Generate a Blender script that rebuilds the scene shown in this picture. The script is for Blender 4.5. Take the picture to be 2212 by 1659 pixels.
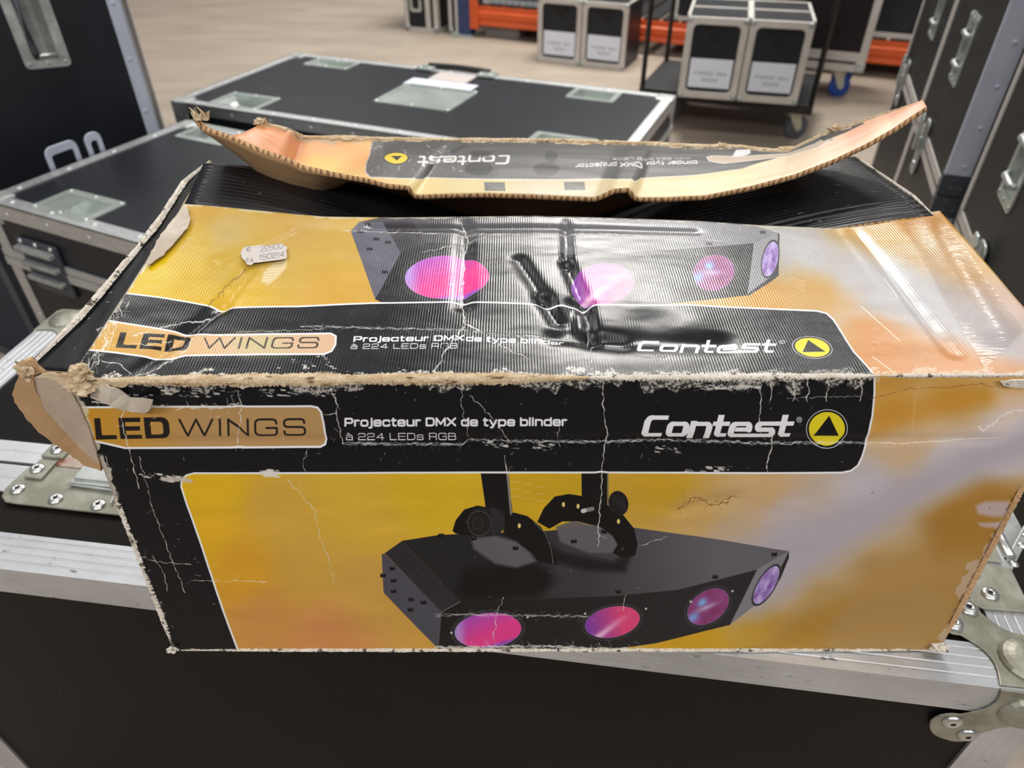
import bpy, bmesh, math, random
import numpy as np
from mathutils import Vector, Matrix, noise
random.seed(7)
RNG = np.random.default_rng(7)
for o in list(bpy.data.objects):
    bpy.data.objects.remove(o)
sc = bpy.context.scene
COL = sc.collection

# ------------------------------------------------------------------ camera
FPX, CX, CY = 1534.0, 1106.0, 829.5          # focal length and centre for a 2212 x 1659 frame
TH = math.radians(38.0)                      # camera looks down by 38 degrees
HC = 1.15                                    # camera height over the floor
cd = bpy.data.cameras.new('camera')
cam = bpy.data.objects.new('camera', cd)
COL.objects.link(cam)
cam.location = (0, 0, HC)
cam.rotation_euler = (math.pi / 2 - TH, 0, 0)
cd.sensor_width = 36.0
cd.lens = FPX / 2212.0 * 36.0
cd.clip_start = 0.02
cd.dof.use_dof = True
cd.dof.focus_distance = 0.565
cd.dof.aperture_fstop = 7.0
sc.camera = cam

# ------------------------------------------------------------------ world, lamps, exposure
wd = bpy.data.worlds.new('hall')
sc.world = wd
wd.use_nodes = True
wb = wd.node_tree.nodes['Background']
wb.inputs[0].default_value = (0.80, 0.88, 1.0, 1)
wb.inputs[1].default_value = 0.17
sc.view_settings.view_transform = 'Standard'
sc.view_settings.look = 'None'
sc.view_settings.gamma = 1.0
sc.view_settings.use_curve_mapping = False
sc.view_settings.exposure = -0.14


def lamp(name, loc, sx, sy, power, col=(1, 0.97, 0.92)):
    l = bpy.data.lights.new(name, 'AREA')
    l.shape = 'RECTANGLE'
    l.size, l.size_y, l.energy, l.color = sx, sy, power, col
    o = bpy.data.objects.new(name, l)
    COL.objects.link(o)
    o.location = loc
    return o


lamp('ceiling_and_fill_lamp', (0.85, 5.0, 4.5), 1.9, 1.7, 290)
lamp('ceiling_and_fill_lamp', (4.0, 5.0, 4.5), 1.1, 1.3, 70)
lamp('ceiling_and_fill_lamp', (-3.2, 4.2, 4.5), 2.0, 0.5, 50)
lamp('ceiling_and_fill_lamp', (-1.2, 0.9, 4.5), 2.4, 0.6, 45)
lamp('ceiling_and_fill_lamp', (1.9, 0.5, 4.5), 2.4, 0.6, 45)
lamp('ceiling_and_fill_lamp', (-2.5, 8.5, 4.5), 2.4, 0.8, 80)
lamp('ceiling_and_fill_lamp', (2.5, 8.0, 4.5), 2.4, 0.8, 80)
for lx_, ly_, lz_, lp_ in ((-2.2, -3.0, 4.2, 118), (1.8, -3.2, 4.2, 128)):  # unseen fill lamps, added behind the camera to brighten the box front
    o = lamp('ceiling_and_fill_lamp', (lx_, ly_, lz_), 2.4, 0.8, lp_)
    o.rotation_euler = (math.radians(40), 0, 0)

# ------------------------------------------------------------------ geometry of the view
CT, ST = math.cos(TH), math.sin(TH)
CAM = np.array([0, 0, HC])


def ray(px, py):
    u, v = (px - CX) / FPX, (py - CY) / FPX
    return np.array([u, CT - v * ST, -ST - v * CT])


def on_z(px, py, h):
    r = ray(px, py)
    return CAM + r * ((h - HC) / r[2])


def on_y(px, py, y):
    r = ray(px, py)
    return CAM + r * (y / r[1])


def on_pl(px, py, p0, n):
    r = ray(px, py)
    return CAM + r * (np.dot(np.array(p0) - CAM, n) / np.dot(r, n))


def proj(P):
    d = P - CAM
    z = d[..., 1] * CT - d[..., 2] * ST
    y = -d[..., 1] * ST - d[..., 2] * CT
    return CX + FPX * d[..., 0] / z, CY + FPX * y / z


def s2l(c):
    c = np.asarray(c, dtype=np.float64)
    return np.where(c <= 0.04045, c / 12.92, ((c + 0.055) / 1.055) ** 2.4)


def rgb(r, g, b):
    v = s2l(np.array([r, g, b]) / 255.0)
    return (float(v[0]), float(v[1]), float(v[2]), 1)


# ------------------------------------------------------------------ materials
def mat(name, c1, c2=None, rough=0.5, metal=0.0, scale=8.0, bump=0.0, bscale=60.0, detail=6.0,
        stretch=(1, 1, 1), lo=0.4, hi=0.65, spec=None, coat=0.0, rough2=None, specks=None):
    m = bpy.data.materials.new(name)
    m.use_nodes = True
    nt = m.node_tree
    N, Lk = nt.nodes, nt.links
    b = N['Principled BSDF']
    b.inputs['Roughness'].default_value = rough
    b.inputs['Metallic'].default_value = metal
    if spec is not None:
        b.inputs['Specular IOR Level'].default_value = spec
    if coat:
        b.inputs['Coat Weight'].default_value = coat
        b.inputs['Coat Roughness'].default_value = 0.15
    tc = N.new('ShaderNodeTexCoord')
    mp = N.new('ShaderNodeMapping')
    mp.inputs['Scale'].default_value = stretch
    Lk.new(tc.outputs['Object'], mp.inputs[0])
    nz = N.new('ShaderNodeTexNoise')
    nz.inputs['Scale'].default_value = scale
    nz.inputs['Detail'].default_value = detail
    nz.inputs['Roughness'].default_value = 0.62
    Lk.new(mp.outputs[0], nz.inputs['Vector'])
    cr = N.new('ShaderNodeValToRGB')
    cr.color_ramp.elements[0].position = lo
    cr.color_ramp.elements[1].position = hi
    cr.color_ramp.elements[0].color = c1
    cr.color_ramp.elements[1].color = c2 or c1
    Lk.new(nz.outputs['Fac'], cr.inputs[0])
    out = cr.outputs[0]
    if specks:
        n2 = N.new('ShaderNodeTexNoise')
        n2.inputs['Scale'].default_value = specks[1]
        n2.inputs['Detail'].default_value = 3
        Lk.new(mp.outputs[0], n2.inputs['Vector'])
        r2 = N.new('ShaderNodeValToRGB')
        r2.color_ramp.elements[0].position = specks[2]
        r2.color_ramp.elements[1].position = specks[3]
        Lk.new(n2.outputs['Fac'], r2.inputs[0])
        mx = N.new('ShaderNodeMix')
        mx.data_type = 'RGBA'
        mx.inputs[7].default_value = specks[0]
        Lk.new(r2.outputs[0], mx.inputs[0])
        Lk.new(out, mx.inputs[6])
        out = mx.outputs[2]
    Lk.new(out, b.inputs['Base Color'])
    if rough2 is not None:
        mr = N.new('ShaderNodeMapRange')
        mr.inputs[3].default_value = rough
        mr.inputs[4].default_value = rough2
        Lk.new(nz.outputs['Fac'], mr.inputs[0])
        Lk.new(mr.outputs[0], b.inputs['Roughness'])
    if bump:
        nb = N.new('ShaderNodeTexNoise')
        nb.inputs['Scale'].default_value = bscale
        nb.inputs['Detail'].default_value = 4
        Lk.new(mp.outputs[0], nb.inputs['Vector'])
        bp = N.new('ShaderNodeBump')
        bp.inputs['Strength'].default_value = bump
        bp.inputs['Distance'].default_value = 0.002
        Lk.new(nb.outputs['Fac'], bp.inputs['Height'])
        Lk.new(bp.outputs[0], b.inputs['Normal'])
    return m


M = {}
M['floor'] = mat('concrete', rgb(158, 144, 129), rgb(172, 158, 143), rough=0.55, scale=1.6, stretch=(1, 3, 1), bump=0.1)
M['wall'] = mat('hall_wall', rgb(120, 118, 115), rgb(130, 128, 125), rough=0.8)
M['lam'] = mat('black_laminate', rgb(20, 23, 29), rgb(27, 30, 37), rough=0.40, scale=5, bump=0.12, bscale=300, spec=0.42,
               specks=(rgb(48, 50, 55), 9, 0.66, 0.78))
M['lamw'] = mat('worn_black_laminate', rgb(15, 13, 12), rgb(26, 22, 18), rough=0.42, spec=0.12, scale=2.2, bump=0.18, bscale=180,
                rough2=0.55, specks=(rgb(120, 112, 100), 28, 0.735, 0.77))
M['lamr'] = mat('grey_black_laminate', rgb(32, 32, 32), rgb(41, 40, 38), rough=0.5, spec=0.35, scale=3, bump=0.12, bscale=260)
M['lamb'] = mat('reddish_black_laminate', rgb(27, 21, 23), rgb(33, 27, 29), rough=0.5, spec=0.3, scale=3)
M['alu'] = mat('aluminium', rgb(205, 207, 208), rgb(225, 227, 228), rough=0.36, metal=0.85, scale=10, stretch=(3, 20, 20),
               rough2=0.5, bump=0.06, bscale=90)
M['alug'] = mat('scuffed_aluminium', rgb(188, 190, 194), rgb(214, 216, 220), rough=0.38, metal=0.8, scale=7, stretch=(1, 1.6, 1.6),
                lo=0.3, hi=0.6, rough2=0.5, bump=0.06, bscale=200, specks=(rgb(120, 118, 116), 60, 0.68, 0.76))
M['blualu'] = mat('blue_grey_aluminium', rgb(176, 182, 198), rgb(190, 195, 210), rough=0.5, metal=0.12, scale=5)
M['whalu'] = mat('matt_pale_aluminium', rgb(196, 190, 184), rgb(212, 207, 202), rough=0.55, metal=0.35, scale=6)
M['zinc'] = mat('zinc_steel', rgb(166, 170, 168), rgb(198, 202, 200), rough=0.36, metal=0.6, scale=22, bump=0.12, bscale=70,
                rough2=0.55)
M['zincd'] = mat('aged_zinc_steel', rgb(146, 144, 130), rgb(178, 177, 166), rough=0.40, metal=0.75, scale=26, bump=0.15,
                 bscale=90, rough2=0.6, specks=(rgb(150, 92, 66), 30, 0.64, 0.72))
M['rust'] = mat('rusty_steel', rgb(168, 142, 126), rgb(190, 182, 172), rough=0.6, metal=0.4, scale=35, bump=0.2,
                specks=(rgb(150, 100, 76), 50, 0.55, 0.65))
M['galv'] = mat('pale_green_steel', rgb(182, 190, 186), rgb(204, 211, 207), rough=0.32, metal=0.6, scale=8)
M['rivet'] = mat('bright_rivet', rgb(205, 206, 205), rgb(225, 226, 225), rough=0.3, metal=0.9, scale=60)
M['hole'] = mat('rivet_hole', rgb(14, 13, 13), rough=0.8)
M['dark'] = mat('dark_plastic', rgb(22, 22, 24), rgb(30, 30, 32), rough=0.55, scale=12)
M['steel_dark'] = mat('dark_steel', rgb(62, 66, 74), rgb(76, 80, 88), rough=0.45, metal=0.25, scale=12)
M['orange'] = mat('orange_paint', rgb(205, 84, 34), rgb(216, 92, 40), rough=0.45, scale=5)
M['navy'] = mat('navy_laminate', rgb(16, 22, 44), rgb(20, 28, 54), rough=0.5, scale=6)
M['blue'] = mat('blue_paint', rgb(46, 58, 96), rgb(52, 66, 108), rough=0.5)
M['bluer'] = mat('blue_rubber', rgb(36, 72, 160), rgb(44, 84, 176), rough=0.5)
M['greyr'] = mat('grey_rubber', rgb(88, 92, 102), rgb(98, 102, 112), rough=0.6)
M['cream'] = mat('cream_steel', rgb(198, 196, 180), rgb(208, 206, 192), rough=0.5, metal=0.3)
M['paper'] = mat('white_paper', rgb(216, 220, 232), rgb(224, 228, 238), rough=0.7, scale=30)
M['pinkpaper'] = mat('pink_grey_paper', rgb(190, 184, 182), rgb(204, 186, 180), rough=0.7, scale=20)
M['wire'] = mat('grey_wire', rgb(128, 124, 128), rgb(140, 136, 140), rough=0.5, metal=0.5)
M['grey'] = mat('grey_block', rgb(122, 120, 118), rgb(132, 130, 128), rough=0.8)
M['card'] = mat('brown_cardboard', rgb(172, 136, 98), rgb(190, 154, 114), rough=0.85, scale=14, bump=0.15, bscale=160)
M['liner'] = mat('bare_grey_liner', rgb(168, 148, 130), rgb(184, 165, 147), rough=0.9, scale=25, bump=0.25, bscale=300)
M['fibre'] = mat('torn_fibres', rgb(196, 170, 134), rgb(224, 206, 176), rough=0.95, scale=60, bump=0.7, bscale=420,
                 stretch=(1, 3, 3), specks=(rgb(120, 92, 62), 90, 0.6, 0.7))
M['pulp'] = mat('white_paper_pulp', rgb(206, 196, 182), rgb(226, 220, 210), rough=0.95, scale=70, bump=0.6, bscale=420,
                specks=(rgb(90, 84, 78), 160, 0.6, 0.66))
M['greypaper'] = mat('torn_grey_paper', rgb(178, 164, 148), rgb(200, 190, 176), rough=0.9, scale=30, bump=0.3, bscale=200)
M['gloss'] = mat('glossy_black_print', rgb(14, 15, 19), rgb(23, 24, 28), rough=0.42, spec=0.3, scale=10, bump=0.3, bscale=40,
                 specks=(rgb(190, 188, 184), 120, 0.70, 0.74), stretch=(1, 1, 1))


def corrugated(name):
    m = mat(name, rgb(150, 112, 74), rgb(196, 158, 116), rough=0.9, scale=40)
    nt = m.node_tree
    b = nt.nodes['Principled BSDF']
    w = nt.nodes.new('ShaderNodeTexWave')
    w.inputs['Scale'].default_value = 55
    w.inputs['Distortion'].default_value = 5.0
    w.inputs['Detail'].default_value = 3
    w.inputs['Detail Scale'].default_value = 1.6
    tc = nt.nodes.new('ShaderNodeTexCoord')
    nt.links.new(tc.outputs['Object'], w.inputs['Vector'])
    cr = nt.nodes.new('ShaderNodeValToRGB')
    cr.color_ramp.elements[0].position = 0.18
    cr.color_ramp.elements[0].color = rgb(122, 90, 60)
    cr.color_ramp.elements[1].position = 0.5
    cr.color_ramp.elements[1].color = rgb(188, 150, 108)
    nt.links.new(w.outputs['Fac'], cr.inputs[0])
    nt.links.new(cr.outputs[0], b.inputs['Base Color'])
    return m


M['corr'] = corrugated('corrugated_edge')


def ribbed_gloss(name):
    m = mat(name, rgb(15, 16, 20), rgb(24, 25, 30), rough=0.3, scale=12, specks=(rgb(120, 118, 118), 90, 0.70, 0.76))
    nt = m.node_tree
    b = nt.nodes['Principled BSDF']
    w = nt.nodes.new('ShaderNodeTexWave')
    w.bands_direction = 'Y'
    w.inputs['Scale'].default_value = 45
    w.inputs['Distortion'].default_value = 0.8
    w.inputs['Detail'].default_value = 3
    tc = nt.nodes.new('ShaderNodeTexCoord')
    nt.links.new(tc.outputs['Object'], w.inputs['Vector'])
    bp = nt.nodes.new('ShaderNodeBump')
    bp.inputs['Strength'].default_value = 0.5
    bp.inputs['Distance'].default_value = 0.0015
    nt.links.new(w.outputs['Fac'], bp.inputs['Height'])
    nt.links.new(bp.outputs[0], b.inputs['Normal'])
    return m




def tape(name):
    m = bpy.data.materials.new(name)
    m.use_nodes = True
    nt = m.node_tree
    nt.nodes.remove(nt.nodes['Principled BSDF'])
    tr_, gl, mx = nt.nodes.new('ShaderNodeBsdfTransparent'), nt.nodes.new('ShaderNodeBsdfGlossy'), nt.nodes.new('ShaderNodeMixShader')
    gl.inputs['Roughness'].default_value = 0.16
    tr_.inputs[0].default_value = (0.97, 0.95, 0.93, 1)
    mx.inputs[0].default_value = 0.07
    tc, nz, bp = nt.nodes.new('ShaderNodeTexCoord'), nt.nodes.new('ShaderNodeTexNoise'), nt.nodes.new('ShaderNodeBump')
    mp = nt.nodes.new('ShaderNodeMapping')
    mp.inputs['Scale'].default_value = (1, 5, 5)
    nz.inputs['Scale'].default_value = 40
    bp.inputs['Strength'].default_value = 0.5
    bp.inputs['Distance'].default_value = 0.002
    nt.links.new(tc.outputs['Object'], mp.inputs[0])
    nt.links.new(mp.outputs[0], nz.inputs['Vector'])
    nt.links.new(nz.outputs['Fac'], bp.inputs['Height'])
    nt.links.new(bp.outputs[0], gl.inputs['Normal'])
    nt.links.new(tr_.outputs[0], mx.inputs[1])
    nt.links.new(gl.outputs[0], mx.inputs[2])
    nt.links.new(mx.outputs[0], nt.nodes['Material Output'].inputs[0])
    return m


M['tape'] = tape('clear_tape')
M['ribs'] = ribbed_gloss('ribbed_black_print')


# ------------------------------------------------------------------ mesh helpers
class MB:
    def __init__(self):
        self.bm = bmesh.new()

    def box(self, x0, x1, y0, y1, z0, z1, mtx=None):
        v = [self.bm.verts.new((x, y, z)) for z in (z0, z1) for y in (y0, y1) for x in (x0, x1)]
        for f in ((0, 2, 3, 1), (4, 5, 7, 6), (0, 1, 5, 4), (2, 6, 7, 3), (0, 4, 6, 2), (1, 3, 7, 5)):
            self.bm.faces.new([v[i] for i in f])
        if mtx is not None:
            for q in v:
                q.co = mtx @ q.co
        return v

    def quad(self, *p):
        return self.bm.faces.new([self.bm.verts.new(q) for q in p])

    def frame(self, O, eu, ev, n):
        return Matrix(((eu[0], ev[0], n[0], O[0]), (eu[1], ev[1], n[1], O[1]), (eu[2], ev[2], n[2], O[2]), (0, 0, 0, 1)))

    def prism(self, poly, z0, z1, mtx=None):
        a = [self.bm.verts.new((p[0], p[1], z0)) for p in poly]
        b = [self.bm.verts.new((p[0], p[1], z1)) for p in poly]
        n = len(poly)
        self.bm.faces.new(list(reversed(a)))
        self.bm.faces.new(b)
        for i in range(n):
            self.bm.faces.new((a[i], a[(i + 1) % n], b[(i + 1) % n], b[i]))
        if mtx is not None:
            for q in a + b:
                q.co = mtx @ q.co

    def ring(self, outer, inner, z0, z1, mtx=None):
        n = len(outer)
        V = [[self.bm.verts.new((p[0], p[1], z)) for p in P] for z in (z0, z1) for P in (outer, inner)]
        oa, ia, ob, ib = V
        for i in range(n):
            j = (i + 1) % n
            self.bm.faces.new((ob[i], ob[j], ib[j], ib[i]))
            self.bm.faces.new((oa[j], oa[i], ia[i], ia[j]))
            self.bm.faces.new((oa[i], oa[j], ob[j], ob[i]))
            self.bm.faces.new((ia[j], ia[i], ib[i], ib[j]))
        if mtx is not None:
            for L in V:
                for q in L:
                    q.co = mtx @ q.co

    def dome(self, p, n, r, h, seg=12, rings=4):
        n = Vector(n).normalized()
        q = n.to_track_quat('Z', 'Y').to_matrix()
        p = Vector(p)
        prev = None
        for k in range(rings + 1):
            a = k / rings * math.pi / 2
            rr, zz = r * math.cos(a), h * math.sin(a)
            if k == rings:
                top = self.bm.verts.new(p + q @ Vector((0, 0, h)))
                for i in range(seg):
                    self.bm.faces.new((prev[i], prev[(i + 1) % seg], top))
                break
            cur = [self.bm.verts.new(p + q @ Vector((rr * math.cos(t * 2 * math.pi / seg), rr * math.sin(t * 2 * math.pi / seg), zz)))
                   for t in range(seg)]
            if prev:
                for i in range(seg):
                    self.bm.faces.new((prev[i], prev[(i + 1) % seg], cur[(i + 1) % seg], cur[i]))
            prev = cur

    def lathe(self, p, n, prof, seg=20):
        n = Vector(n).normalized()
        q = n.to_track_quat('Z', 'Y').to_matrix()
        p = Vector(p)
        R = []
        for r, z in prof:
            R.append([self.bm.verts.new(p + q @ Vector((r * math.cos(t * 2 * math.pi / seg), r * math.sin(t * 2 * math.pi / seg), z)))
                      for t in range(seg)])
        for k in range(len(R) - 1):
            for i in range(seg):
                self.bm.faces.new((R[k][i], R[k][(i + 1) % seg], R[k + 1][(i + 1) % seg], R[k + 1][i]))
        if prof[0][0] > 0:
            self.bm.faces.new(list(reversed(R[0])))
        if prof[-1][0] > 0:
            self.bm.faces.new(R[-1])

    def tube(self, pts, r, seg=8):
        pts = [Vector(p) for p in pts]
        R = []
        for i, p in enumerate(pts):
            d = (pts[min(i + 1, len(pts) - 1)] - pts[max(i - 1, 0)]).normalized()
            q = d.to_track_quat('Z', 'Y').to_matrix()
            rr = r[i] if isinstance(r, (list, tuple)) else r
            R.append([self.bm.verts.new(p + q @ Vector((rr * math.cos(t * 2 * math.pi / seg), rr * math.sin(t * 2 * math.pi / seg), 0)))
                      for t in range(seg)])
        for k in range(len(R) - 1):
            for i in range(seg):
                self.bm.faces.new((R[k][i], R[k][(i + 1) % seg], R[k + 1][(i + 1) % seg], R[k + 1][i]))
        self.bm.faces.new(list(reversed(R[0])))
        self.bm.faces.new(R[-1])

    def face_grid(self, O, eu, ev, w, h, holes=()):
        """a flat panel with rectangular holes; the normal is eu x ev"""
        O, eu, ev = Vector(O), Vector(eu), Vector(ev)
        us = sorted({0.0, w} | {a for hh in holes for a in hh[:2]})
        vs = sorted({0.0, h} | {a for hh in holes for a in hh[2:]})
        vv = {}

        def V(i, j):
            if (i, j) not in vv:
                vv[(i, j)] = self.bm.verts.new(O + eu * us[i] + ev * vs[j])
            return vv[(i, j)]
        for i in range(len(us) - 1):
            for j in range(len(vs) - 1):
                mu, mv = (us[i] + us[i + 1]) / 2, (vs[j] + vs[j + 1]) / 2
                if any(a < mu < b and c < mv < d for a, b, c, d in holes):
                    continue
                self.bm.faces.new((V(i, j), V(i + 1, j), V(i + 1, j + 1), V(i, j + 1)))

    def build(self, name, m, parent=None, smooth=False, bevel=0.0, recalc=False):
        if recalc:
            bmesh.ops.recalc_face_normals(self.bm, faces=self.bm.faces[:])
        me = bpy.data.meshes.new(name)
        self.bm.to_mesh(me)
        self.bm.free()
        for mm in (m if isinstance(m, (list, tuple)) else [m]):
            me.materials.append(mm)
        o = bpy.data.objects.new(name, me)
        COL.objects.link(o)
        if parent is not None:
            o.parent = parent
        if smooth:
            for p in me.polygons:
                p.use_smooth = True
        if bevel:
            b = o.modifiers.new('bevel', 'BEVEL')
            b.width = bevel
            b.segments = 2
            b.limit_method = 'ANGLE'
        return o


def thing(name, label, cat, loc=(0, 0, 0), rz=0.0, group=None):
    o = bpy.data.objects.new(name, None)
    o.empty_display_size = 0.05
    COL.objects.link(o)
    o.location = loc
    o.rotation_euler = (0, 0, rz)
    o['label'] = label
    o['category'] = cat
    if group:
        o['group'] = group
    return o


def tag(o, label, cat, group=None, kind=None):
    if label:
        o['label'] = label
    if cat:
        o['category'] = cat
    if group:
        o['group'] = group
    if kind:
        o['kind'] = kind
    return o


def copy_tree(o, parent=None):
    c = o.copy()
    COL.objects.link(c)
    if parent is not None:
        c.parent = parent
    for ch in list(o.children):
        copy_tree(ch, c)
    return c


def rrect(x0, x1, y0, y1, r, n=5):
    P = []
    for cx, cy, a0 in ((x1 - r, y1 - r, 0), (x0 + r, y1 - r, 90), (x0 + r, y0 + r, 180), (x1 - r, y0 + r, 270)):
        for k in range(n + 1):
            a = math.radians(a0 + 90 * k / n)
            P.append((cx + r * math.cos(a), cy + r * math.sin(a)))
    return P


# ------------------------------------------------------------------ the setting
b = MB()
b.quad((-9, -3, 0), (9, -3, 0), (9, 13, 0), (-9, 13, 0))
fl = b.build('floor', M['floor'])
fl['kind'] = 'structure'
b = MB()
b.box(-9, 9, 12.9, 13, 0, 5)
w_ = b.build('wall_back', M['wall'])
w_['kind'] = 'structure'


# ------------------------------------------------------------------ flight case parts
def rivet_at(b, p, n, r=0.006, h=0.003):
    b.dome(p, n, r, h, 10, 3)


def pop_rivet(parent, p, n, r=0.0085):
    """a pop rivet: domed washer with a dark centre hole as its sub-part"""
    b = MB()
    b.lathe(p, n, [(r, 0), (r * 0.97, r * 0.16), (r * 0.72, r * 0.36), (r * 0.34, r * 0.44), (r * 0.26, r * 0.36)], 20)
    o = b.build('rivet', M['rivet'], parent, smooth=True)
    b = MB()
    n = Vector(n).normalized()
    b.lathe(Vector(p) + n * r * 0.37, n, [(r * 0.27, 0), (r * 0.2, 0.0004)], 14)
    b.build('rivet_hole', M['hole'], o)
    return o


def case_body(L, D, H, holes_top=(), holes_front=(), z0=0.0):
    b = MB()
    b.face_grid((0, 0, H), (1, 0, 0), (0, 1, 0), L, D, holes_top)
    b.face_grid((0, 0, z0), (1, 0, 0), (0, 0, 1), L, H - z0, [(h[0], h[1], h[2] - z0, h[3] - z0) for h in holes_front])
    b.face_grid((L, D, z0), (-1, 0, 0), (0, 0, 1), L, H - z0)
    b.face_grid((0, D, z0), (0, -1, 0), (0, 0, 1), D, H - z0)
    b.face_grid((L, 0, z0), (0, 1, 0), (0, 0, 1), D, H - z0)
    b.face_grid((0, D, z0), (1, 0, 0), (0, -1, 0), L, D)
    return b


def edge_bars(L, D, H, w, t, z0=0.0, which='all', rivets=0.0):
    """aluminium angles on the case's edges"""
    b = MB()
    for (y, s) in ((0, 1), (D, -1)):
        for (z, q) in ((H, -1), (z0, 1)):
            ya, yb = sorted((y - s * t, y + s * w))
            za, zb = sorted((z, z - q * t))
            b.box(-t, L + t, ya, yb, za, zb)
            ya, yb = sorted((y, y - s * t))
            za, zb = sorted((z - q * t, z + q * w))
            b.box(-t, L + t, ya, yb, za, zb)
            if rivets and z == H:
                k = rivets * 0.6
                while k < L:
                    if y == 0:
                        rivet_at(b, (k, -t, z - w * 0.55), (0, -1, 0))
                    rivet_at(b, (k, y + s * w * 0.55, z + t), (0, 0, 1))
                    k += rivets
    for (x, s) in ((0, 1), (L, -1)):
        for (z, q) in ((H, -1), (z0, 1)):
            xa, xb = sorted((x - s * t, x + s * w))
            za, zb = sorted((z, z - q * t))
            b.box(xa, xb, 0, D, za, zb)
            xa, xb = sorted((x, x - s * t))
            za, zb = sorted((z - q * t, z + q * w))
            b.box(xa, xb, 0, D, za, zb)
            if rivets and z == H:
                k = rivets * 0.6
                while k < D:
                    rivet_at(b, (x + s * w * 0.55, k, z + t), (0, 0, 1))
                    k += rivets
        for (y, p) in ((0, 1), (D, -1)):
            xa, xb = sorted((x - s * t, x + s * w))
            ya, yb = sorted((y, y - p * t))
            b.box(xa, xb, ya, yb, z0, H)
            xa, xb = sorted((x, x - s * t))
            ya, yb = sorted((y - p * t, y + p * w))
            b.box(xa, xb, ya, yb, z0, H)
            if rivets and y == 0:
                k = z0 + rivets * 0.6
                while k < H:
                    rivet_at(b, (x + s * w * 0.55, -t, k), (0, -1, 0))
                    k += rivets
    return b


def corner_block(parent, p, sx, sy, sz, a=0.05, t=0.006, m=None):
    """steel corner cap: rounded cube corner standing proud of the edges"""
    b = MB()
    xa, xb = sorted((p[0] - sx * t, p[0] + sx * a))
    ya, yb = sorted((p[1] - sy * t, p[1] + sy * a))
    za, zb = sorted((p[2] - sz * t, p[2] + sz * a))
    b.box(xa, xb, ya, yb, za, zb)
    return b.build('corner_cap', m or M['zinc'], parent, bevel=t * 1.2)


def all_corners(parent, L, D, H, z0=0.0, a=0.045, m=None, only=None):
    for x, sx in ((0, 1), (L, -1)):
        for y, sy in ((0, 1), (D, -1)):
            for z, sz in ((z0, 1), (H, -1)):
                if only is None or (x > 0, y > 0, z > z0) in only:
                    corner_block(parent, (x, y, z), sx, sy, sz, a, 0.005, m)


def dish_handle(parent, O, eu, ev, n, w, h, depth=0.055, border=0.022, bail=True, m=None, name='handle_dish', flat=False):
    """recessed scoop with a riveted frame; O is the frame's lower left corner"""
    O, eu, ev, n = Vector(O), Vector(eu), Vector(ev), Vector(n)
    fm = MB().frame(O, eu, ev, n)
    b = MB()
    out = rrect(0, w, 0, h, border * 0.5, 3)
    inn = rrect(border, w - border, border, h - border, border * 0.25, 3)
    b.ring(out, inn, 0.0, 0.0035, fm)
    for x in (border * 0.5, w / 2, w - border * 0.5):
        for y in (border * 0.5, h - border * 0.5):
            rivet_at(b, fm @ Vector((x, y, 0.0035)), n, 0.005, 0.003)
    iw, ih = w - 2 * border, h - 2 * border
    NU = 14
    rows = []
    for i in range(NU + 1):
        f = i / NU
        d = depth * (min(1, math.sin(math.pi * f) ** 0.6) if not flat else (1 if 0 < i < NU else 0))
        rows.append([b.bm.verts.new(fm @ Vector((border + iw * f, border + y, -d + 0.001))) for y in (0, ih)])
    for i in range(NU):
        b.bm.faces.new((rows[i][0], rows[i + 1][0], rows[i + 1][1], rows[i][1]))
    for k in (0, 1):
        tops = [b.bm.verts.new(fm @ Vector((border + iw * i / NU, border + ih * k, 0.001))) for i in range(NU + 1)]
        for i in range(NU):
            f = (tops[i], tops[i + 1], rows[i + 1][k], rows[i][k])
            try:
                b.bm.faces.new(f if k else tuple(reversed(f)))
            except ValueError:
                pass
    o = b.build(name, m or M['zinc'], parent)
    for p in o.data.polygons:
        p.use_smooth = False
    if bail:
        b = MB()
        pts = [fm @ Vector((border + iw * q, border + 0.25 * ih + (0.0 if i in (0, 3) else 0.0), z))
               for i, (q, z) in enumerate(((0.06, 0.004), (0.12, 0.010), (0.88, 0.010), (0.94, 0.004)))]
        b.tube(pts, 0.005, 8)
        b.build('bail', M['steel_dark'], o, smooth=True)
    return o


# ------------------------------------------------------------------ CASE A: the case that carries the box
AH = 0.56
F1 = on_z(0, 1223, AH)
A_ANG = math.radians(-7.67)
AX = np.array([math.cos(A_ANG), math.sin(A_ANG), 0])
AY = np.array([-math.sin(A_ANG), math.cos(A_ANG), 0])
AX0 = -0.245
AO = F1 + AX * AX0
AL, AD = 1.257, 0.458


def aloc(px, py, z=AH):
    p = on_z(px, py, z) - AO
    return Vector((np.dot(p, AX), np.dot(p, AY), z))


caseA = thing('flight_case', 'worn black flight case under the torn cardboard box, with ribbed aluminium edges',
              'flight case', (AO[0], AO[1], 0), A_ANG)
b = case_body(AL, AD, AH - 0.003)
b.build('body', M['lamw'], caseA)


def groove_line(w, n, d=0.0004, gw=0.0026):
    """(s, depth) samples across a ribbed strip"""
    P = [(0, 0)]
    for k in range(n):
        c = w * (k + 0.75) / (n + 0.5)
        P += [(c - gw / 2, 0), (c - gw * 0.2, -d), (c + gw * 0.2, -d), (c + gw / 2, 0)]
    P.append((w, 0))
    return P


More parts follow.
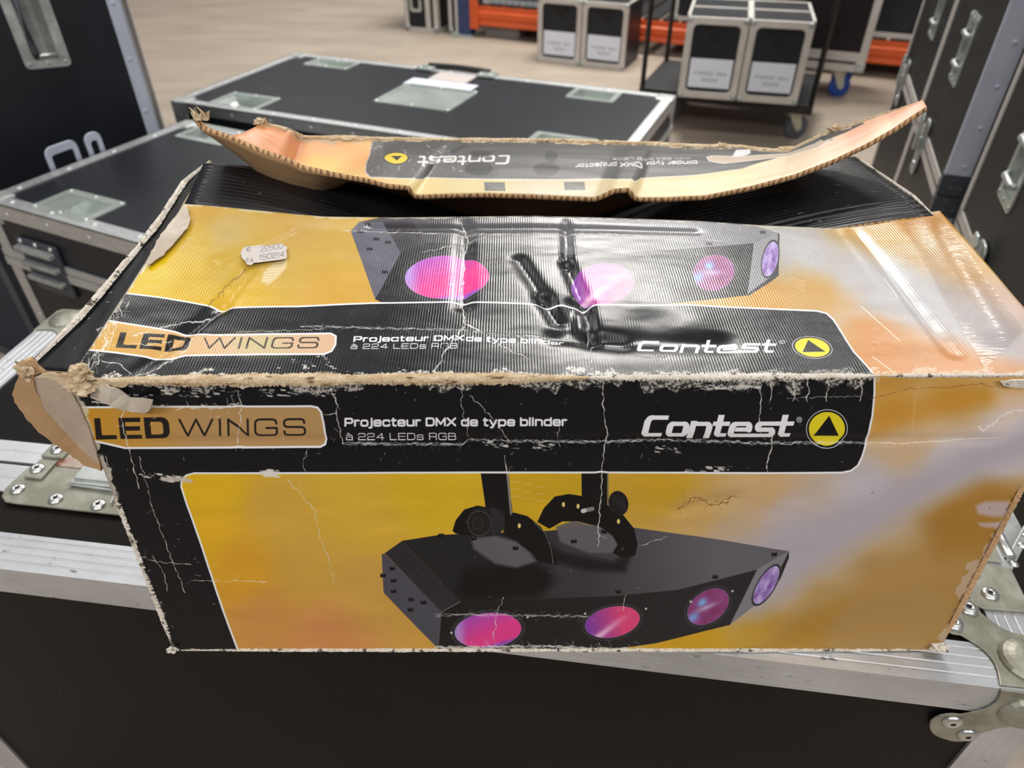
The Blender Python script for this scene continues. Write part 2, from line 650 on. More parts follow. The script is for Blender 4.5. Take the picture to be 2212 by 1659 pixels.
def ribbed_strip(b, O, ed, es, n, length, w, t, k):
    """a flat ribbed extrusion: runs along ed, its width along es, outer normal n"""
    O, ed, es, n = Vector(O), Vector(ed), Vector(es), Vector(n)
    P = groove_line(w, k)
    a = [b.bm.verts.new(O + es * s + n * (t + d)) for s, d in P]
    c = [b.bm.verts.new(O + es * s + n * (t + d) + ed * length) for s, d in P]
    for i in range(len(P) - 1):
        b.bm.faces.new((a[i], c[i], c[i + 1], a[i + 1]))
    for s in (0, w):
        q0, q1 = O + es * s, O + es * s + n * t
        b.quad(q0, q1, q1 + ed * length, q0 + ed * length)
    for e in (0, length):
        q = O + ed * e
        b.quad(q, q + es * w, q + es * w + n * t, q + n * t)


def angle_extrusion(name, O, ed, e1, n1, e2, n2, length, w, t=0.003, k=4, m='alug'):
    b = MB()
    ribbed_strip(b, Vector(O) - Vector(n1) * t, ed, e1, n1, length, w, t, k)
    ribbed_strip(b, Vector(O) - Vector(n2) * 0.0, ed, e2, n2, length, w, 0.003, k)
    return b.build(name, M[m], caseA, recalc=True)


X, Y, Z = Vector((1, 0, 0)), Vector((0, 1, 0)), Vector((0, 0, 1))
ET = 0.041
angle_extrusion('front_edge_extrusion', (0, 0, AH), X, Y, Z, -Z, -Y, AL, ET)
angle_extrusion('rear_edge_extrusion', (0, AD, AH), X, -Y, Z, -Z, Y, AL, ET)
angle_extrusion('left_edge_extrusion', (0, ET, AH), Y, X, Z, -Z, -X, AD - 2 * ET, ET)
angle_extrusion('right_edge_extrusion', (AL, ET, AH), Y, -X, Z, -Z, X, AD - 2 * ET, ET)
b = MB()
ribbed_strip(b, (AL - 0.046, 0, 0.0), Z, X, -Y, AH - 0.05, 0.046, 0.003, 4)
ribbed_strip(b, (AL, 0, 0.0), Z, Y, X, AH - 0.05, 0.046, 0.003, 4)
b.build('corner_extrusion', M['alug'], caseA, recalc=True)
b = MB()
ribbed_strip(b, (0, 0, 0.0), Z, X, -Y, AH - 0.05, 0.046, 0.003, 4)
ribbed_strip(b, (0, 0, 0.0), Z, Y, -X, AH - 0.05, 0.046, 0.003, 4)
b.build('corner_extrusion', M['alug'], caseA, recalc=True)
b = MB()
ribbed_strip(b, (ET, 0.096, AH - 0.0035), X, Y, Z, AL - 2 * ET, 0.0405, 0.003, 1)
b.build('joint_extrusion', M['alug'], caseA, recalc=True)
b = MB()
ribbed_strip(b, (ET, 0.1405, AH - 0.0035), X, Y, Z, AL - 2 * ET, 0.033, 0.0038, 1)
b.build('joint_extrusion', M['alug'], caseA, recalc=True)


def arcs(p0, p1, bulge, n=8):
    """points of a curved edge from p0 to p1, bowed to the side by bulge"""
    p0, p1 = Vector(p0), Vector(p1)
    m = (p1 - p0)
    nn = Vector((-m.y, m.x)).normalized()
    return [tuple(p0 + m * (i / n) + nn * bulge * math.sin(math.pi * i / n)) for i in range(n + 1)]


BR = (arcs((0, 0), (0.058, 0), 0, 1)[:-1] + arcs((0.058, -0.001), (0.074, 0.046), 0.011) +
      arcs((0.080, 0.046), (0.094, 0.062), -0.004, 4) + arcs((0.094, 0.064), (0.064, 0.094), -0.008, 6) +
      arcs((0.062, 0.094), (0.046, 0.080), -0.004, 4) + arcs((0.046, 0.074), (-0.001, 0.058), 0.011))


def ball_brace(c, sx, sy, faces, sphere=0.023):
    """riveted corner brace with a domed ball; its rivets are sub-parts"""
    o = bpy.data.objects.new('corner_brace', None)
    b = MB()
    fr = []
    for f in faces:
        if f == 'top':
            fm = b.frame((c[0], c[1], AH + 0.0002), (-sx, 0, 0), (0, -sy, 0), (0, 0, 1))
        elif f == 'front':
            fm = b.frame((c[0], c[1] + sy * 0.0032, AH), (-sx, 0, 0), (0, 0, -1), (0, sy, 0))
        else:
            fm = b.frame((c[0] + sx * 0.0032, c[1], AH), (0, -sy, 0), (0, 0, -1), (sx, 0, 0))
        b.prism(BR, 0, 0.0022, fm)
        fr.append((f, fm))
    b.dome((c[0] - sx * 0.026, c[1] - sy * 0.026, AH + 0.002), (0, 0, 1), sphere, 0.010, 20, 6)
    if 'front' in faces:
        b.dome((c[0] - sx * 0.026, c[1] + sy * 0.004, AH - 0.028), (0, sy, 0), sphere, 0.012, 20, 6)
    br = b.build('corner_brace', M['zincd'], caseA, recalc=True)
    md = br.modifiers.new('bevel', 'BEVEL')
    md.width, md.segments, md.limit_method = 0.0012, 2, 'ANGLE'
    for f, fm in fr:
        for q in ((0.057, 0.077), (0.077, 0.058)):
            pop_rivet(br, fm @ Vector((q[0], q[1], 0.0022)), fm.to_3x3() @ Vector((0, 0, 1)), 0.0092)
    bpy.data.objects.remove(o)
    return br


ball_brace((AL, 0, AH), 1, -1, ('top', 'front', 'side'))
ball_brace((0, AD, AH), -1, 1, ('top', 'front', 'side'))
ball_brace((0, 0, AH), -1, -1, ('top', 'front', 'side'))
ball_brace((AL, AD, AH), 1, 1, ('top',))

# the riveted latch plate over the joint, left of the box
lp = aloc(30, 1085)
b = MB()
x0, y0 = 0.178, 0.078
fm = b.frame((x0, y0, AH + 0.0002), (1, 0, 0), (0, 1, 0), (0, 0, 1))
outl = ([(0.0, 0.020), (0.004, 0.008), (0.014, 0.001), (0.03, 0.0)] + [(0.15, 0.0), (0.168, 0.006), (0.172, 0.02)] +
        [(0.172, 0.060), (0.035, 0.060), (0.028, 0.068), (0.012, 0.066), (0.003, 0.052)])
b.prism(outl, 0, 0.0025, fm)
b.box(0.012, 0.034, 0.036, 0.066, 0.0025, 0.006, fm)
lpo = b.build('latch_plate', M['zincd'], caseA, bevel=0.0012, recalc=True)
b = MB()
b.box(0.03, 0.10, 0.062, 0.092, 0.0, 0.0012, fm)
b.build('recess', M['rust'], lpo)
b = MB()
b.box(0.008, 0.036, 0.071, 0.096, 0.0, 0.005, fm)
b.build('upper_tab', M['zincd'], lpo, bevel=0.0015)
b = MB()
b.box(0.075, 0.120, 0.038, 0.058, 0.0025, 0.011, fm)
b.box(0.072, 0.122, 0.033, 0.040, 0.0025, 0.008, fm)
b.tube([fm @ Vector((0.07, 0.032, 0.006)), fm @ Vector((0.13, 0.030, 0.006)), fm @ Vector((0.134, 0.012, 0.005))], 0.0014, 8)
b.build('latch_hook', M['zinc'], lpo, bevel=0.0015)
for q in ((0.020, 0.050, 0.006), (0.016, 0.020, 0.0025), (0.068, 0.012, 0.0025), (0.120, 0.010, 0.0025), (0.022, 0.084, 0.005)):
    pop_rivet(lpo, fm @ Vector(q), (0, 0, 1), 0.0085)

# plates at the right end of the joint
b = MB()
fm = b.frame((AL - 0.053, 0.078, AH + 0.0002), (1, 0, 0), (0, 1, 0), (0, 0, 1))
b.prism([(0.002, 0.006), (0.010, 0.0), (0.055, 0.002), (0.056, 0.055), (0.006, 0.057), (0.0, 0.05)], 0, 0.003, fm)
jp = b.build('joint_plate', M['zincd'], caseA, bevel=0.0012)
for q in ((0.022, 0.018), (0.014, 0.044)):
    pop_rivet(jp, fm @ Vector((q[0], q[1], 0.003)), (0, 0, 1), 0.0085)
b = MB()
b.prism([(0.0, 0.062), (0.050, 0.060), (0.052, 0.090), (0.03, 0.12), (0.0, 0.12)], 0, 0.003, fm)
b.build('rear_joint_plate', M['zincd'], caseA, bevel=0.0012)
b = MB()
b.prism([(0.053, 0.050), (0.066, 0.064), (0.098, 0.112), (0.098, 0.16), (0.053, 0.16)], -0.012, -0.008, fm)
b.prism([(0.053, 0.047), (0.060, 0.056), (0.104, 0.116), (0.098, 0.122), (0.053, 0.062)], -0.008, -0.002, fm)
sl = b.build('side_latch', M['zinc'], caseA, bevel=0.001)
b = MB()
b.tube([fm @ Vector((0.062, 0.070, 0.0)), fm @ Vector((0.060, 0.15, 0.0))], 0.006, 10)
b.build('latch_bar', M['rivet'], sl, smooth=True)
for q in ((0.064, 0.064), (0.082, 0.090), (0.092, 0.104)):
    b = MB()
    b.dome(fm @ Vector((q[0], q[1], -0.002)), (0, 0, 1), 0.005, 0.003)
    b.build('rivet', M['rivet'], sl, smooth=True)

# ------------------------------------------------------------------ THE BOX: surfaces
BL3, BR3 = on_z(375, 1405, AH + 0.0015), on_z(2030, 1405, AH + 0.0015)
NF = np.cross([1, 0, 0], [0, 0.032, 0.293])
NF = NF / np.linalg.norm(NF)                     # front panel normal (towards the camera)
if NF[1] > 0:
    NF = -NF
TL3, TR3 = on_pl(149, 822, BL3, NF), on_pl(2340, 808, BL3, NF)


def lerp(a, b, t):
    t = np.asarray(t)[..., None]
    return a * (1 - t) + b * t


def front_s(u, v):                                # v = 0 top, 1 bottom
    return lerp(lerp(TL3, TR3, u), lerp(BL3, BR3, u), v)


def table(pts, fn, key=0):
    """polyline of photograph points lifted to the given world planes, as a function of u"""
    P = np.array([fn(i, p) for i, p in enumerate(pts)])
    px = np.array([p[0] for p in pts], float)
    us = (px - px[0]) / (px[-1] - px[0])
    us = np.maximum.accumulate(us + np.arange(len(us)) * 1e-7)

    def f(u):
        return np.stack([np.interp(u, us, P[:, k]) for k in range(3)], -1)
    return f


FB = [(397, 440), (480, 447), (560, 455), (640, 463), (700, 468), (850, 470), (1000, 468), (1150, 466), (1300, 470), (1500, 477),
      (1650, 487), (1800, 493), (1870, 486), (1930, 476), (1985, 462), (2030, 455)]
flap_back = table(FB, lambda i, p: on_y(p[0], p[1], 0.612 + (0.008 if p[0] > 1950 else 0)))


def flap_s(u, v):                                 # v = 0 at the front fold, 1 at the free edge
    a = lerp(TL3, TR3, u)
    c = flap_back(u)
    p = lerp(a, c, v)
    return p


EDGE = [(426, 254), (441, 273), (473, 284), (502, 294), (563, 321), (628, 343), (652, 357), (725, 373), (790, 385), (839, 398),
        (886, 402), (896, 421), (915, 421), (980, 418), (1051, 417), (1150, 420), (1283, 427), (1307, 417), (1324, 408), (1362, 406),
        (1368, 421), (1378, 427), (1440, 427), (1521, 422), (1619, 402), (1716, 376), (1800, 344), (1870, 312), (1930, 278),
        (1975, 248), (2002, 231)]
HINGE = [(548, 300), (560, 268), (590, 272), (630, 282), (650, 297), (740, 298), (810, 301), (1000, 304), (1180, 304), (1300, 308),
         (1400, 311), (1500, 317), (1600, 318), (1660, 326), (1704, 327), (1740, 310), (1778, 291), (1800, 285), (1867, 262),
         (1900, 250), (1990, 220)]


def edge_y(p):
    s = abs((p[0] - 1210) / 790)
    return 0.642 + 0.058 * s ** 2.4


def hinge_y(p):
    if p[0] > 1704:
        return 0.81 - 0.088 * (p[0] - 1704) / 286
    return 0.81 - (0.03 if p[0] < 640 and p[1] < 290 else 0)


rear_e = table(EDGE, lambda i, p: on_y(p[0], p[1], edge_y(p)))
rear_h = table(HINGE, lambda i, p: on_y(p[0], p[1], hinge_y(p)))


def rear_s(u, v):                                 # v = 0 free edge near the camera, 1 hinge
    u, v = np.asarray(u, float), np.asarray(v, float)
    p = lerp(rear_e(u), rear_h(u), v)
    dip = 0.050 * np.exp(-((u - 0.10) / 0.085) ** 2)
    g = np.where(v < 0.30, np.sin(np.clip(v / 0.30, 0, 1) * math.pi / 2), np.cos(np.clip((v - 0.30) / 0.70, 0, 1) * math.pi / 2))
    p[..., 2] -= dip * g
    return p


# ------------------------------------------------------------------ THE BOX: print
def vnoise(x, y, s, seed):
    g = np.random.default_rng(seed).random((256, 256)).astype(np.float32)
    x, y = x / s + 1000, y / s + 1000
    xi, yi = np.floor(x).astype(int), np.floor(y).astype(int)
    fx, fy = x - xi, y - yi
    fx, fy = fx * fx * (3 - 2 * fx), fy * fy * (3 - 2 * fy)
    a, b_, c, d = g[yi % 256, xi % 256], g[yi % 256, (xi + 1) % 256], g[(yi + 1) % 256, xi % 256], g[(yi + 1) % 256, (xi + 1) % 256]
    return (a * (1 - fx) + b_ * fx) * (1 - fy) + (c * (1 - fx) + d * fx) * fy


def fnoise(x, y, s, seed, o=4):
    t, a, n = 0, 1.0, 0
    for k in range(o):
        t = t + a * vnoise(x, y, s / 2 ** k, seed + k)
        n += a
        a *= 0.55
    return t / n


class Print:
    """printed sheet: colour and relief of every texel, drawn from the sheet's own surface points"""

    def __init__(self, surf, w, h, base):
        self.w, self.h = w, h
        u, v = np.meshgrid((np.arange(w) + 0.5) / w, (np.arange(h) + 0.5) / h)
        P = surf(u, v)
        px, py = proj(P)
        self.X, self.Y = px.astype(np.float32), py.astype(np.float32)
        self.C = np.zeros((h, w, 3), np.float32)
        self.C[:] = np.array(base, np.float32)
        self.Z = np.full((h, w), 0.5, np.float32)
        self.k = 8
        self.sx, self.sy = self.X[::self.k, ::self.k], self.Y[::self.k, ::self.k]

    def win(self, x0, x1, y0, y1):
        p = 12
        m = (self.sx > x0 - p) & (self.sx < x1 + p) & (self.sy > y0 - p) & (self.sy < y1 + p)
        r = np.where(m.any(1))[0]
        c = np.where(m.any(0))[0]
        if len(r) == 0:
            return None
        k = self.k
        return (slice(max(0, (r[0] - 1) * k), (r[-1] + 2) * k), slice(max(0, (c[0] - 1) * k), (c[-1] + 2) * k))

    def put(self, s, a, col, z=None):
        a = a[..., None]
        col = np.asarray(col, np.float32)
        self.C[s] = self.C[s] * (1 - a) + col * a
        if z is not None:
            self.Z[s] = self.Z[s] * (1 - a[..., 0]) + z * a[..., 0]

    def poly_cov(self, pts, feather=0.9):
        pts = np.array(pts, float)
        s = self.win(pts[:, 0].min() - feather, pts[:, 0].max() + feather, pts[:, 1].min() - feather, pts[:, 1].max() + feather)
        if s is None:
            return None, None
        x, y = self.X[s], self.Y[s]
        ins = np.zeros(x.shape, bool)
        d2 = np.full(x.shape, 1e12, np.float32)
        n = len(pts)
        for i in range(n):
            (x0, y0), (x1, y1) = pts[i], pts[(i + 1) % n]
            if y0 != y1:
                c = ((y0 > y) != (y1 > y)) & (x < (x1 - x0) * (y - y0) / (y1 - y0) + x0)
                ins ^= c
            dx, dy = x1 - x0, y1 - y0
            l2 = dx * dx + dy * dy
            if l2 < 1e-9:
                continue
            t = np.clip(((x - x0) * dx + (y - y0) * dy) / l2, 0, 1)
            d2 = np.minimum(d2, (x - x0 - t * dx) ** 2 + (y - y0 - t * dy) ** 2)
        d = np.sqrt(d2)
        sd = np.where(ins, d, -d)
        return s, np.clip(0.5 + sd / feather, 0, 1)

    def poly(self, pts, col, alpha=1.0, feather=0.9, z=None):
        s, a = self.poly_cov(pts, feather)
        if s is not None:
            self.put(s, a * alpha, col, z)

    def grad(self, pts, p0, c0, p1, c1, alpha=1.0, feather=0.9):
        s, a = self.poly_cov(pts, feather)
        if s is None:
            return
        d = np.array(p1, float) - np.array(p0, float)
        t = np.clip(((self.X[s] - p0[0]) * d[0] + (self.Y[s] - p0[1]) * d[1]) / (d @ d), 0, 1)[..., None]
        self.put(s, a * alpha, np.array(c0, np.float32) * (1 - t) + np.array(c1, np.float32) * t)

    def line(self, pts, w, col, alpha=1.0, soft=0.9, closed=False, z=None, rag=0.0):
        pts = [tuple(p) for p in pts]
        if closed:
            pts = pts + [pts[0]]
        A = np.array(pts, float)
        s = self.win(A[:, 0].min() - w - soft, A[:, 0].max() + w + soft, A[:, 1].min() - w - soft, A[:, 1].max() + w + soft)
        if s is None:
            return
        x, y = self.X[s], self.Y[s]
        d2 = np.full(x.shape, 1e12, np.float32)
        for (x0, y0), (x1, y1) in zip(pts[:-1], pts[1:]):
            dx, dy = x1 - x0, y1 - y0
            l2 = dx * dx + dy * dy
            if l2 < 1e-9:
                continue
            t = np.clip(((x - x0) * dx + (y - y0) * dy) / l2, 0, 1)
            d2 = np.minimum(d2, (x - x0 - t * dx) ** 2 + (y - y0 - t * dy) ** 2)
        ww = w / 2
        if rag:
            ww = ww * (1 - rag + 2 * rag * vnoise(x, y, 6, 31))
        a = np.clip(0.5 + (ww - np.sqrt(d2)) / soft, 0, 1)
        self.put(s, a * alpha, col, z)

    def crack(self, pts, w=1.6, col=(0.86, 0.85, 0.83), alpha=0.9, jit=3.0, seed=1, branch=0.0, z=0.25):
        r = random.Random(seed)
        out = [pts[0]]
        for (x0, y0), (x1, y1) in zip(pts[:-1], pts[1:]):
            L = math.hypot(x1 - x0, y1 - y0)
            n = max(1, int(L / 7))
            nx, ny = -(y1 - y0) / max(L, 1e-6), (x1 - x0) / max(L, 1e-6)
            for i in range(1, n + 1):
                t = i / n
                q = r.uniform(-jit, jit) if i < n else 0
                out.append((x0 + (x1 - x0) * t + nx * q, y0 + (y1 - y0) * t + ny * q))
                if branch and r.random() < branch:
                    a = r.uniform(0, 6.28)
                    l2 = r.uniform(6, 20)
                    p = out[-1]
                    self.line([p, (p[0] + l2 * math.cos(a), p[1] + l2 * math.sin(a))], w * 0.6, col, alpha * 0.7)
        self.line(out, w, col, alpha, z=z, rag=0.7)

    def ell(self, c, rx, ry, rot, n=40):
        a = math.radians(rot)
        return [(c[0] + rx * math.cos(t) * math.cos(a) - ry * math.sin(t) * math.sin(a),
                 c[1] + rx * math.cos(t) * math.sin(a) + ry * math.sin(t) * math.cos(a))
                for t in np.linspace(0, 2 * math.pi, n, endpoint=False)]

    def rbf(self, pts, sig, wgt=1.0):
        """smooth colour field through sample points (x, y, r, g, b)"""
        k = 4
        x, y = self.X[::k, ::k], self.Y[::k, ::k]
        num = np.zeros(x.shape + (3,), np.float32)
        den = np.zeros(x.shape, np.float32) + 1e-9
        for p in pts:
            w = 1.0 / (((x - p[0]) ** 2 + (y - p[1]) ** 2) / sig ** 2 + 0.35) ** 2
            num += w[..., None] * np.array(p[2:], np.float32) / 255.0
            den += w
        f = num / den[..., None]
        f = np.repeat(np.repeat(f, k, 0), k, 1)[:self.h, :self.w]
        if f.shape[0] < self.h or f.shape[1] < self.w:
            f = np.pad(f, ((0, self.h - f.shape[0]), (0, self.w - f.shape[1]), (0, 0)), 'edge')
        for ax in (0, 1):
            f = (np.roll(f, 2, ax) + f + np.roll(f, -2, ax)) / 3
        return f

    def specks(self, n, box, rmax, col, alpha, seed, slant=0.0):
        r = random.Random(seed)
        for _ in range(n):
            x, y = r.uniform(box[0], box[1]), r.uniform(box[2], box[3])
            q = rmax * r.random() ** 2 + 0.6
            a = r.uniform(0, 6.28) if not slant else slant
            self.line([(x, y), (x + 2.2 * q * math.cos(a), y + 2.2 * q * math.sin(a))], q, col, alpha * r.uniform(0.4, 1))

    def image(self, name):
        im = bpy.data.images.new(name, self.w, self.h, alpha=True)
        im.alpha_mode = 'CHANNEL_PACKED'
        px = np.concatenate([np.clip(self.C, 0, 1), self.Z[..., None]], -1)[::-1]
        im.pixels.foreach_set(np.ascontiguousarray(px, np.float32).ravel())
        im.update()
        im.pack()
        return im


# --- stroke lettering (extended square grotesque), y = 0 baseline, 1 cap height
def rnd(pts, closed=False):
    """rounds the corners: a point is (x, y) or (x, y, r)"""
    out = []
    n = len(pts)
    for i, p in enumerate(pts):
        r = p[2] if len(p) > 2 else 0
        if not r or (not closed and i in (0, n - 1)):
            out.append(p[:2])
            continue
        a, c = Vector(pts[i - 1][:2]), Vector(pts[(i + 1) % n][:2])
        q = Vector(p[:2])
        p0, p1 = q + (a - q).normalized() * r, q + (c - q).normalized() * r
        for k in range(6):
            t = k / 5
            out.append(tuple(p0 * (1 - t) ** 2 + q * 2 * t * (1 - t) + p1 * t * t))
    if closed:
        out.append(out[0])
    return out


def rr_(x0, x1, y0, y1, r):
    return rnd([(x0, y0, r), (x0, y1, r), (x1, y1, r), (x1, y0, r)], True)


XH = 0.74
G = {
    'L': (0.85, [[(0, 1), (0, 0), (0.85, 0)]]),
    'E': (0.9, [[(0.9, 1), (0, 1), (0, 0), (0.9, 0)], [(0, 0.5), (0.85, 0.5)]]),
    'F': (0.85, [[(0.85, 1), (0, 1), (0, 0)], [(0, 0.52), (0.75, 0.52)]]),
    'D': (1.0, [rnd([(0, 0), (0, 1), (1.0, 1, 0.35), (1.0, 0, 0.35), (0, 0)])]),
    'W': (1.6, [[(0, 1), (0.4, 0), (0.8, 1), (1.2, 0), (1.6, 1)]]),
    'I': (0.05, [[(0, 0), (0, 1)]]),
    'N': (0.95, [[(0, 0), (0, 1), (0.95, 0), (0.95, 1)]]),
    'G': (1.05, [rnd([(1.03, 0.74), (1.03, 1, 0.22), (0, 1, 0.28), (0, 0, 0.28), (1.05, 0, 0.22), (1.05, 0.47), (0.55, 0.47)])]),
    'S': (1.0, [rnd([(0.97, 0.76), (0.97, 1, 0.2), (0, 1, 0.22), (0, 0.53, 0.2), (1.0, 0.5, 0.2), (1.0, 0, 0.22), (0, 0, 0.2), (0, 0.25)])]),
    'P': (0.95, [rnd([(0, 0), (0, 1), (0.95, 1, 0.25), (0.95, 0.4, 0.25), (0, 0.4)])]),
    'R': (0.95, [rnd([(0, 0), (0, 1), (0.95, 1, 0.25), (0.95, 0.44, 0.25), (0, 0.44)]), rnd([(0.5, 0.44), (0.93, 0.4, 0.12), (0.93, 0)])]),
    'B': (0.95, [rnd([(0, 0), (0, 1), (0.9, 1, 0.22), (0.9, 0.53, 0.2), (0, 0.53)]), rnd([(0.5, 0.53), (0.95, 0.53, 0.2), (0.95, 0, 0.24), (0, 0)])]),
    'M': (1.15, [[(0, 0), (0, 1), (0.57, 0.2), (1.15, 1), (1.15, 0)]]),
    'X': (1.05, [[(0, 0), (1.05, 1)], [(0, 1), (1.05, 0)]]),
    'A': (1.0, [[(0, 0), (0.5, 1), (1.0, 0)], [(0.2, 0.33), (0.8, 0.33)]]),
    'C': (1.0, [rnd([(1.0, 0.7), (1.0, 1, 0.22), (0, 1, 0.28), (0, 0, 0.28), (1.0, 0, 0.22), (1.0, 0.3)])]),
    'r': (0.5, [[(0, 0), (0, XH)], rnd([(0, 0.45), (0.05, XH, 0.18), (0.52, XH)])]),
    'o': (0.86, [rr_(0, 0.86, 0, XH, 0.24)]),
    'j': (0.2, [rnd([(0.2, XH), (0.2, -0.26, 0.14), (-0.12, -0.26)]), [(0.2, 0.95), (0.2, 1.0)]]),
    'e': (0.86, [rnd([(0.02, 0.37), (0.86, 0.37), (0.86, XH, 0.24), (0, XH, 0.24), (0, 0, 0.24), (0.84, 0, 0.12), (0.84, 0.1)])]),
    'c': (0.84, [rnd([(0.84, 0.58), (0.84, XH, 0.14), (0, XH, 0.24), (0, 0, 0.24), (0.84, 0, 0.14), (0.84, 0.15)])]),
    't': (0.5, [rnd([(0.16, 0.98), (0.16, 0, 0.16), (0.52, 0)]), [(0, XH), (0.5, XH)]]),
    'u': (0.86, [rnd([(0, XH), (0, 0, 0.22), (0.86, 0, 0.22), (0.86, XH)]), [(0.86, 0), (0.86, XH)]]),
    'd': (0.86, [[(0.86, 1), (0.86, 0)], rnd([(0.86, XH), (0, XH, 0.24), (0, 0, 0.24), (0.86, 0)])]),
    'b': (0.86, [[(0, 1), (0, 0)], rnd([(0, XH), (0.86, XH, 0.24), (0.86, 0, 0.24), (0, 0)])]),
    'p': (0.86, [[(0, -0.27), (0, XH)], rnd([(0, XH), (0.86, XH, 0.24), (0.86, 0, 0.24), (0, 0)])]),
    'y': (0.86, [[(0, XH), (0.42, 0.02)], rnd([(0.86, XH), (0.34, -0.27, 0.08), (0.12, -0.27)])]),
    'l': (0.05, [[(0, 0), (0, 1)]]),
    'i': (0.05, [[(0, 0), (0, XH)], [(0, 0.95), (0, 1.0)]]),
    'n': (0.84, [[(0, 0), (0, XH)], rnd([(0, XH), (0.84, XH, 0.24), (0.84, 0)])]),
    's': (0.82, [rnd([(0.8, 0.56), (0.8, XH, 0.16), (0, XH, 0.16), (0, 0.38, 0.16), (0.82, 0.36, 0.16), (0.82, 0, 0.16), (0, 0, 0.16), (0, 0.17)])]),
    'a': (0.84, [rnd([(0.04, XH), (0.84, XH, 0.22), (0.84, 0)]), rnd([(0.84, 0.42), (0, 0.42, 0.15), (0, 0, 0.15), (0.84, 0)])]),
    'w': (1.2, [[(0, XH), (0.3, 0), (0.6, XH), (0.9, 0), (1.2, XH)]]),
    'h': (0.84, [[(0, 0), (0, 1)], rnd([(0, XH), (0.84, XH, 0.24), (0.84, 0)])]),
    '0': (0.95, [rr_(0, 0.95, 0, 1, 0.28)]),
    '1': (0.4, [[(0, 0.8), (0.28, 1), (0.28, 0)]]),
    '2': (0.92, [rnd([(0, 0.74), (0, 1, 0.24), (0.92, 1, 0.24), (0.92, 0.48, 0.2), (0, 0.44, 0.2), (0, 0), (0.94, 0)])]),
    '4': (0.98, [[(0.74, 0), (0.74, 1), (0, 0.3), (0.98, 0.3)]]),
    '5': (0.92, [rnd([(0.9, 1), (0.05, 1), (0, 0.58), (0.92, 0.6, 0.24), (0.92, 0, 0.24), (0, 0, 0.2), (0, 0.2)])]),
    '7': (0.9, [[(0, 1), (0.9, 1), (0.3, 0)]]),
    '9': (0.92, [rnd([(0.92, 0.45), (0, 0.45, 0.24), (0, 1, 0.24), (0.92, 1, 0.24), (0.92, 0, 0.24), (0.04, 0)])]),
    '\u20ac': (0.9, [rnd([(0.9, 0.8), (0.7, 1, 0.1), (0.2, 1, 0.25), (0.2, 0, 0.25), (0.7, 0, 0.1), (0.9, 0.2)]), [(0, 0.6), (0.6, 0.6)], [(0, 0.4), (0.6, 0.4)]]),
    '.': (0.05, [[(0, 0), (0, 0.04)]]),
}
G['\u00e0'] = (G['a'][0], G['a'][1] + [[(0.24, 1.06), (0.5, 0.88)]])


def letters(txt, track, over=None):
    """stroke paths of a line of text in letter units, and its width"""
    x, out = 0.0, []
    for ch in txt:
        if ch == ' ':
            x += 0.55
            continue
        w, S = (over or G).get(ch) or G[ch]
        for s in S:
            out.append([(x + p[0], p[1]) for p in s])
        x += w + track
    return out, x - track


def write(pr, txt, p0, p1, h, w, col, track=0.32, shear=0.0, up=None, alpha=1.0, soft=0.9, over=None, down=False, vw=1.0):
    """text from baseline start p0 to baseline end p1 with cap height h (pixels) and stroke w (of h)"""
    S, W = letters(txt, track, over)
    p0, p1 = np.array(p0, float), np.array(p1, float)
    ex = (p1 - p0) / W
    ey = np.array(up, float) * h if up is not None else np.array([0, -h])
    for s in S:
        if vw == 1.0:
            pr.line([tuple(p0 + ex * x + ey * y) for x, y in s], w * h, col, alpha, soft)
        else:
            slab(pr, s, p0, ex, ey, w, w * h * vw / np.linalg.norm(ex), w * h, col, alpha)


def slab(pr, s, p0, ex, ey, hw, vwid, px, col, alpha):
    """a letter path drawn with square ended strokes: hw thick across, vwid wide down"""
    for (x0, y0), (x1, y1) in zip(s[:-1], s[1:]):
        dx, dy = abs(x1 - x0), abs(y1 - y0)
        if max(dx, dy) > 0.22 and min(dx, dy) < 0.06:
            a, b_ = (min(x0, x1), max(x0, x1)), (min(y0, y1), max(y0, y1))
            if dx > dy:
                q = [(a[0] - vwid * 0.3, b_[0] - hw / 2), (a[1] + vwid * 0.3, b_[0] - hw / 2), (a[1] + vwid * 0.3, b_[1] + hw / 2), (a[0] - vwid * 0.3, b_[1] + hw / 2)]
            else:
                q = [(a[0] - vwid / 2, b_[0] - hw * 0.5), (a[1] + vwid / 2, b_[0] - hw * 0.5), (a[1] + vwid / 2, b_[1] + hw * 0.5), (a[0] - vwid / 2, b_[1] + hw * 0.5)]
            pr.poly([tuple(p0 + ex * x + ey * y) for x, y in q], col, alpha)
        else:
            f = dy / max(dx + dy, 1e-6)
            pr.line([tuple(p0 + ex * x0 + ey * y0), tuple(p0 + ex * x1 + ey * y1)], px * (1 - f) + vwid * np.linalg.norm(ex) * f, col, alpha)


def c255(*c):
    return tuple(x / 255 for x in c)


WHITE = (0.90, 0.90, 0.92)
INK = c255(11, 12, 17)
CRK = (0.86, 0.85, 0.82)


